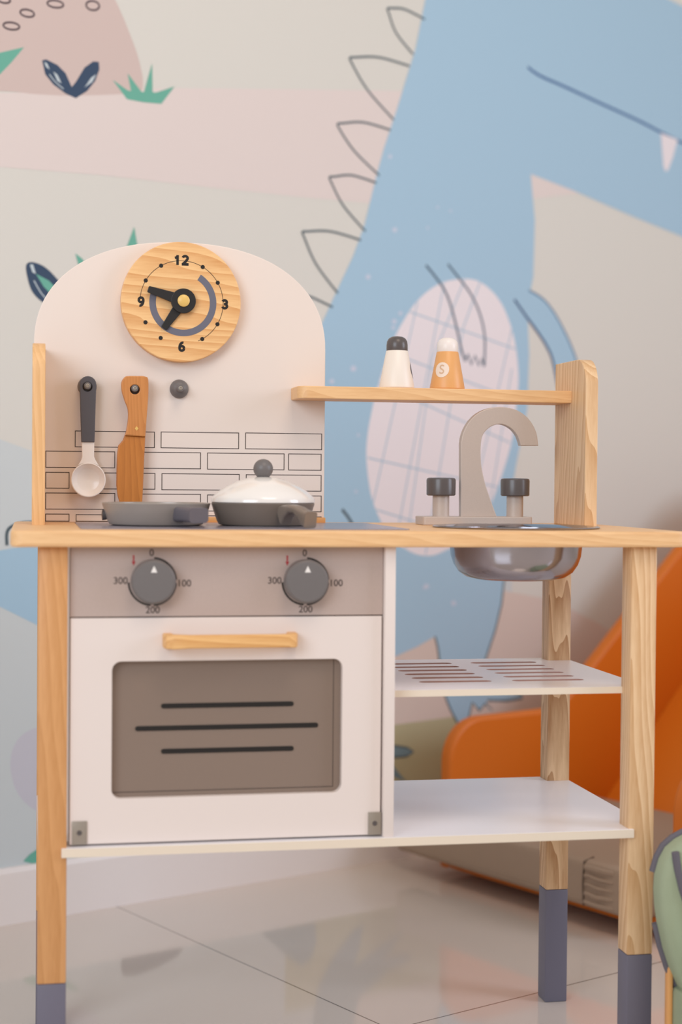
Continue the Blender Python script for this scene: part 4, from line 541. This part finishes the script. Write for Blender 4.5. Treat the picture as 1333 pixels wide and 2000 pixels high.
# lower and slotted shelf, let into the legs
def shelf_outline(x0, x1, yf_, full_left):
    e = 0.0055
    o = [(W_ - LW + e, yf_), (W_ - LW + e, LW), (W_, LW), (W_, D_ - LW), (W_ - LW, D_ - LW), (W_ - LW, D_)]
    if full_left: o += [(LW, D_), (LW, D_ - LW), (0, D_ - LW), (0, LW), (LW - e, LW), (LW - e, yf_)]
    else: o += [(x0, D_ - 0.004), (x0, yf_)]
    return o
def shelf(name, outl, holes, z0, z1):
    p = P(); p.plate([outl] + holes, z1 - z0, SHELFWHITE, T(0, 0, z0), 0.0006); return p.build(name, K)
ls = P(); ls.plate([shelf_outline(0, 0, -0.0030, True)], ZS1 - ZS0, SHELFWHITE, T(0, 0, ZS0), 0.0006)
ls.box(LW - 0.0053, W_ - LW + 0.0053, -0.0037, -0.0028, ZS0 + 0.0003, ZS1 - 0.0003, EDGE, 0)
tag(ls.build('lower_shelf', K), 'plain white lower shelf')
holes = []
for i in range(6):
    yc = 0.097 + i * 0.0372
    for a, b in ((0.4430, 0.5315), (0.5575, 0.6465)): holes.append(rrect(a, b, yc - 0.0080, yc + 0.0080, 0.0078, 5))
sh = P(); o = [(W_ - LW, 0.0265), (W_ - LW, LW), (W_, LW), (W_, D_ - LW), (W_ - LW, D_ - LW), (W_ - LW, D_), (0.3915, D_), (0.3915, 0.0265)]
sh.plate([o] + holes, 0.0078, SHELFWHITE, T(0, 0, 0.4505), 0.0006)
gi = sh.mi(GROOVE); sh.bm.normal_update()
for f_ in sh.bm.faces:
    c_ = f_.calc_center_median()
    if abs(f_.normal.z) < 0.5 and 0.435 < c_.x < 0.655 and 0.085 < c_.y < 0.295: f_.material_index = gi
sh.box(0.3915, W_ - LW, 0.0255, 0.0268, 0.4507, 0.4581, EDGE, 0)
tag(sh.build('slotted_shelf', K), 'white shelf with two rows of slots')

# ------------------------------------------------------------------ things on the kitchen
# spoon
SP = thing('toy_spoon', (0.0612, 0.284, 0.684), 'toy spoon with charcoal handle and white bowl hanging on left peg', 'toy spoon')
hx, hz = 0.0600, 0.8105
o = [(0.0527, 0.7405), (0.0690, 0.7405), (0.0708, 0.812)] + [(0.0605 + 0.0103 * math.cos(R(a)), 0.8125 + 0.0103 * math.sin(R(a))) for a in range(10, 171, 16)] + [(0.0502, 0.812)]
p = P(); p.plate([o, circ(hx, hz - 0.0012, 0.0058, 28)], 0.0075, SPOONGREY, FRONT(0.2895), 0.0010); p.build('handle', SP)
p = P(); 
o = [(0.0532, 0.742), (0.0688, 0.742), (0.0686, 0.7225), (0.0705, 0.7180), (0.0750, 0.7112), (0.0690, 0.7138), (0.0617, 0.7146), (0.0544, 0.7138), (0.0484, 0.7112), (0.0525, 0.7180), (0.0538, 0.7225)]
p.plate([o], 0.0060, SPOONWHITE, FRONT(0.2902), 0.0006)
pr = [(0.0001, 0.0010), (0.0080, 0.0016), (0.0140, 0.0036), (0.0180, 0.0070), (0.0196, 0.0096), (0.0203, 0.0110), (0.0213, 0.0108), (0.0216, 0.0092), (0.0196, 0.0040), (0.0150, 0.0002), (0.0090, -0.0018), (0.0, -0.0024)]
p.lathe(pr, SPOONWHITE, T(0.0617, 0.2945, 0.6935) @ AX_FRONT, 48)
tag(p.build('bowl', SP), 'glossy white spoon bowl')
# knife
KN = thing('toy_knife', (0.118, 0.285, 0.658), 'brown wooden toy knife hanging on middle peg', 'toy knife')
p = P(); p.plate([KNIFE_HANDLE, circ(0.1185, 0.8070, 0.0060, 28)], 0.0100, BEECH, FRONT(0.2895), 0.0012); KH = p.build('handle', KN)
p = P(); p.plate([[(0.1209, 0.7583 + 0.0028), (0.1233, 0.7583), (0.1209, 0.7583 - 0.0028), (0.1185, 0.7583)]], 0.0003, BRASS, FRONT(0.2795), 0); p.build('rivet', KH)
p = P(); p.plate([KNIFE_BLADE], 0.0065, BLADEWOOD, FRONT(0.2890), 0.0014); tag(p.build('blade', KN), 'darker brown flat wooden blade')

# frying pan
ZP = ZT + 0.0012
PX, PY = 0.1363, 0.150
PAN = thing('toy_frying_pan', (PX, PY, ZP), 'open grey toy frying pan on the left of the hob', 'toy frying pan')
p = P(); z = lambda h: ZP + h
p.lathe([(0, z(0)), (0.0500, z(0)), (0.0545, z(0.0014)), (0.0575, z(0.006)), (0.0612, z(0.018)), (0.0635, z(0.0258)), (0.0628, z(0.0266)), (0.0592, z(0.0262)), (0.0565, z(0.014)), (0.053, z(0.0065)), (0.048, z(0.005)), (0, z(0.005))], PANGREY, T(PX, PY, 0), 72)
p.lathe([(0, 0), (0.006, 0), (0.0065, 0.005), (0.0, 0.006)], DARK, T(PX - 0.058, PY, z(0.012)) @ Matrix.Rotation(R(-90), 4, 'Y'), 20)
p.build('pan_body', PAN)
p = P(); p.sweep([(0.1605, 0.0965, z(0.0140)), (0.1665, 0.075, z(0.0145)), (0.172, 0.055, z(0.0145)), (0.1755, 0.0405, z(0.014))], [0.020, 0.021, 0.0225, 0.0225], [0.0170, 0.0165, 0.0168, 0.0170], GREYPAINT, bev=0.004)
tag(p.build('handle', PAN), 'short dark grey handle')

# pot and lid
QX, QY = 0.2628, 0.150
POT = thing('toy_pot', (QX, QY, ZP), 'dark grey toy pot closed with a glossy white domed lid', 'toy pot')
p = P(); p.lathe([(0, z(0)), (0.0480, z(0)), (0.0525, z(0.0014)), (0.0550, z(0.006)), (0.0590, z(0.018)), (0.0615, z(0.0262)), (0.0608, z(0.0268)), (0.0575, z(0.0266)), (0.055, z(0.014)), (0.050, z(0.006)), (0, z(0.005))], POTGREY, T(QX, QY, 0), 72)
p.build('pot_body', POT)
p = P(); a0 = Vector((0.2790, 0.0930)); a1 = Vector((0.3005, 0.0330)); pts = []
for i, (u, h) in enumerate([(0, .0130), (.15, .0185), (.35, .0215), (.55, .0205), (.75, .0155), (.9, .0108), (1.0, .0095)]): q = a0 + (a1 - a0) * u; pts.append((q.x, q.y, z(h)))
p.sweep(pts, 0.0155, [0.0230, 0.0150, 0.0095, 0.0085, 0.0120, 0.0175, 0.0190], POTGREY, bev=0.0030)
tag(p.build('handle', POT), 'arched dark grey handle')
p = P(); zl = z(0.0270)
p.lathe([(0, zl), (0.0605, zl), (0.0618, zl + .0010), (0.0615, zl + .0042), (0.0595, zl + .0075), (0.0530, zl + .0135), (0.0440, zl + .0195), (0.0330, zl + .0250), (0.0200, zl + .0292), (0.0100, zl + .0308), (0, zl + .0312)], GLOSSWHITE, T(QX, QY, 0), 72)
LID = tag(p.build('lid', POT), 'glossy white domed lid')
p = P(); zk = zl + .0305 + .0098; pr = [(0, zk - .0098), (0.0085, zk - .0098)]
for i in range(13): a = R(-52 + 142 * i / 12); pr.append((0.0118 * math.cos(a), zk + 0.0118 * math.sin(a)))
pr[-1] = (0, zk + .0118); p.lathe(pr, KNOB, T(QX, QY, 0), 36); tag(p.build('lid_knob', LID), 'grey ball knob')

# shakers
ZU = 0.7979 + 0.0158
def shaker(x, y, label, body, cap, name):
    t = thing(name, (x, y, ZU), label, 'toy shaker')
    p = P(); p.lathe([(0, ZU), (0.0215, ZU), (0.0225, ZU + .0012), (0.0225, ZU + .003), (0.0142, ZU + .0478), (0.0136, ZU + .0485), (0, ZU + .0485)], body, T(x, y, 0), 44); b = p.build('shaker_body', t)
    p = P(); p.lathe([(0, ZU + .0482), (0.0134, ZU + .0482), (0.0137, ZU + .0490), (0.0137, ZU + .0555), (0.0130, ZU + .0605), (0.0108, ZU + .0642), (0.0070, ZU + .0664), (0, ZU + .0672)], cap, T(x, y, 0), 44); p.build('shaker_cap', t)
    return t, b
def cone_decal(parent, name, x, y, az, zc, rr, mt, letter=None):
    """round printed mark wrapped on the cone"""
    p = P(); bm = bmesh.new()
    def on(u, v, lift):
        zz = zc + v; rad = 0.0225 + (zz - (ZU + .003)) / .0448 * (0.0142 - 0.0225) + lift; a = az + u / rad
        return (x + rad * math.cos(a), y + rad * math.sin(a), zz)
    c = bm.verts.new(on(0, 0, .0003)); prev = [c] * 20
    for k in range(1, 5):
        ring = [bm.verts.new(on(rr * k / 4 * math.cos(2 * math.pi * i / 20), rr * k / 4 * math.sin(2 * math.pi * i / 20), .0003)) for i in range(20)]
        for i in range(20):
            j = (i + 1) % 20
            if k == 1: bm.faces.new((c, ring[i], ring[j]))
            else: bm.faces.new((prev[i], ring[i], ring[j], prev[j]))
        prev = ring
    p.add(bm, mt)
    if letter:
        cu = bpy.data.curves.new('tmp', 'FONT'); cu.body = letter; cu.size = rr * 1.7; cu.align_x = 'CENTER'; cu.align_y = 'CENTER'
        o = bpy.data.objects.new('tmp', cu); COL.objects.link(o); bpy.context.view_layer.update()
        me = bpy.data.meshes.new_from_object(o.evaluated_get(bpy.context.evaluated_depsgraph_get())); bpy.data.objects.remove(o); bpy.data.curves.remove(cu)
        b2 = bmesh.new(); b2.from_mesh(me); bpy.data.meshes.remove(me)
        for v in b2.verts: v.co = on(v.co.x, v.co.y, .0006)
        p.add(b2, mat('shaker_letter', 'D8B08C', 0.5))
    p.build(name, parent)
t, b = shaker(0.4520, 0.270, 'white toy shaker with dark grey domed cap on upper shelf', mat('shaker_white', 'F1E6DA', 0.4), DARK, 'toy_pepper_shaker')
cone_decal(b, 'dark_spot', 0.4520, 0.270, R(-2), ZU + .0235, 0.0105, mat('spot_slate', '4A4858', 0.4))
t, b = shaker(0.5188, 0.270, 'orange wooden toy shaker with white cap and round S mark', ORANGEWOOD, mat('cap_white', 'F0E6E0', 0.35), 'toy_salt_shaker')
cone_decal(b, 'round_mark', 0.5188, 0.270, R(-127), ZU + .0245, 0.0098, mat('mark_white', 'F0DCCB', 0.5), 'S')

# ------------------------------------------------------------------ orange slide (wall frame)
SL = thing('toddler_slide', WALL0, 'orange wooden toddler slide against the wall behind toy kitchen', 'slide', TH)
SL.location = WALL0 + Matrix.Rotation(TH, 3, 'Z') @ Vector((0.777, -0.165, 0))
def sl_side(y):
    # outline in (along, up), origin at the mouth
    r = 0.075; o = [(0.0, 0.013), (0.0, 0.275 - r)] + [(r - r * math.cos(R(a)), 0.275 - r + r * math.sin(R(a))) for a in range(9, 91, 9)]
    o += [(0.235, 0.275), (0.262, 0.281), (0.290, 0.296), (0.445, 0.432), (0.62, 0.585), (0.72, 0.665), (0.78, 0.69), (1.05, 0.69), (1.10, 0.67), (1.12, 0.62), (1.12, 0.0), (1.02, 0.0), (0.95, 0.2), (0.80, 0.2), (0.72, 0.0), (0.55, 0.0), (0.53, 0.013)]
    p = P(); p.plate([o], 0.028, ORANGE, T(0, y + 0.014, 0) @ Matrix.Rotation(R(90), 4, 'X') , 0.007)
    return p.build('side_panel', SL, True)
sl_side(0.014); sl_side(-0.526)
p = P(); p.box(0.003, 0.40, -0.512, 0.0, 0.013, 0.034, ORANGE, 0.002); p.build('base_board', SL, True)
p = P(); p.plate([[(0.372, 0.075), (0.390, 0.065), (0.80, 0.458), (0.80, 0.478), (0.785, 0.478)]], 0.512, ORANGELT, T(0, 0.0, 0) @ Matrix.Rotation(R(90), 4, 'X'), 0.001); p.build('slide_bed', SL, True)
p = P(); p.box(0.785, 1.10, -0.512, 0.0, 0.46, 0.48, ORANGE, 0.002); p.build('platform', SL, True)

# mat
MT = thing('floor_cushion', WALL0, 'taupe linen mat with elastic corner lying at the slide mouth', 'mat', TH)
MT.location = WALL0 + Matrix.Rotation(TH, 3, 'Z') @ Vector((0.727, -0.375, 0.0345))
p = P(); p.plate([[(0, -0.280), (0.39, -0.280), (0.39, 0.207), (0.046, 0.207), (0.046, 0.297), (0, 0.297)]], 0.075, TAUPE, Matrix.Identity(4), 0.012, 4)
p.sweep([(0.0, 0.285, 0.012), (-0.0015, 0, 0.012), (0.0, -0.165, 0.012)], 0.0025, 0.0025, TAUPE, bev=0.001)
random.seed(3)
for i in range(5):
    zc = 0.010 + i * 0.0135; hh = 0.0062 + 0.0030 * random.random()
    p.sweep([(0.001, -0.172, zc), (-0.0005, -0.182, zc + random.uniform(-.002, .002)), (-0.001, -0.200, zc + random.uniform(-.002, .002)), (-0.0005, -0.215, zc), (0.003, -0.232, zc)], 0.007, hh, TAUPE, bev=0.003)
p.sweep([(0.0, -0.170, 0.003), (-0.0035, -0.171, 0.0375), (0.0, -0.170, 0.072), (0.02, -0.171, 0.0765)], 0.0022, 0.0022, mat('seam_thread', '6B5A4E', 0.9), up=(0, 1, 0), bev=0.0008)
p.build('cushion_cover', MT, True, 40)
# (cover is the only part)

# child armchair at the lower right
AC = thing('child_armchair', (0.760, -0.085, 0), 'sage green padded child seat with grey piping beside right leg', 'child seat')
out = SEAT
p = P(); p.plate([out + [(0.735, 0.085), (0.97, 0.085), (1.00, 0.12), (1.00, 0.29), (0.97, 0.335), (0.80, 0.335)]], 0.038, SAGE, FRONT(-0.035), 0.012, 4); body = tag(p.build('backrest', AC, autosmooth=50), 'padded sage green back')
def pipe(pts, y): p = P(); p.sweep([(a_, y, b_) for a_, b_ in pts], 0.0085, 0.0085, PIPING, up=(0, 1, 0), bev=0.004); p.build('piping', body)
pipe(out[:6], -0.041); pipe(out[8:], -0.041)
pipe([(0.6955, 0.2865), (0.6985, 0.268), (0.7045, 0.245), (0.7150, 0.215), (0.730, 0.19)], -0.0735)
p = P(); p.box(0.735, 0.985, -0.290, -0.073, 0.128, 0.190, SAGE, 0.018, 4); p.build('seat_cushion', AC, autosmooth=50)
p = P(); p.box(0.7060, 1.000, -0.285, -0.040, 0.0, 0.128, SAGE, 0.006); p.build('base_pad', AC)
p = P(); p.box(0.7000, 0.7060, -0.048, -0.036, 0.0, 0.150, ORANGEWOOD, 0.002); tag(p.build('leg', AC), 'orange wooden leg')
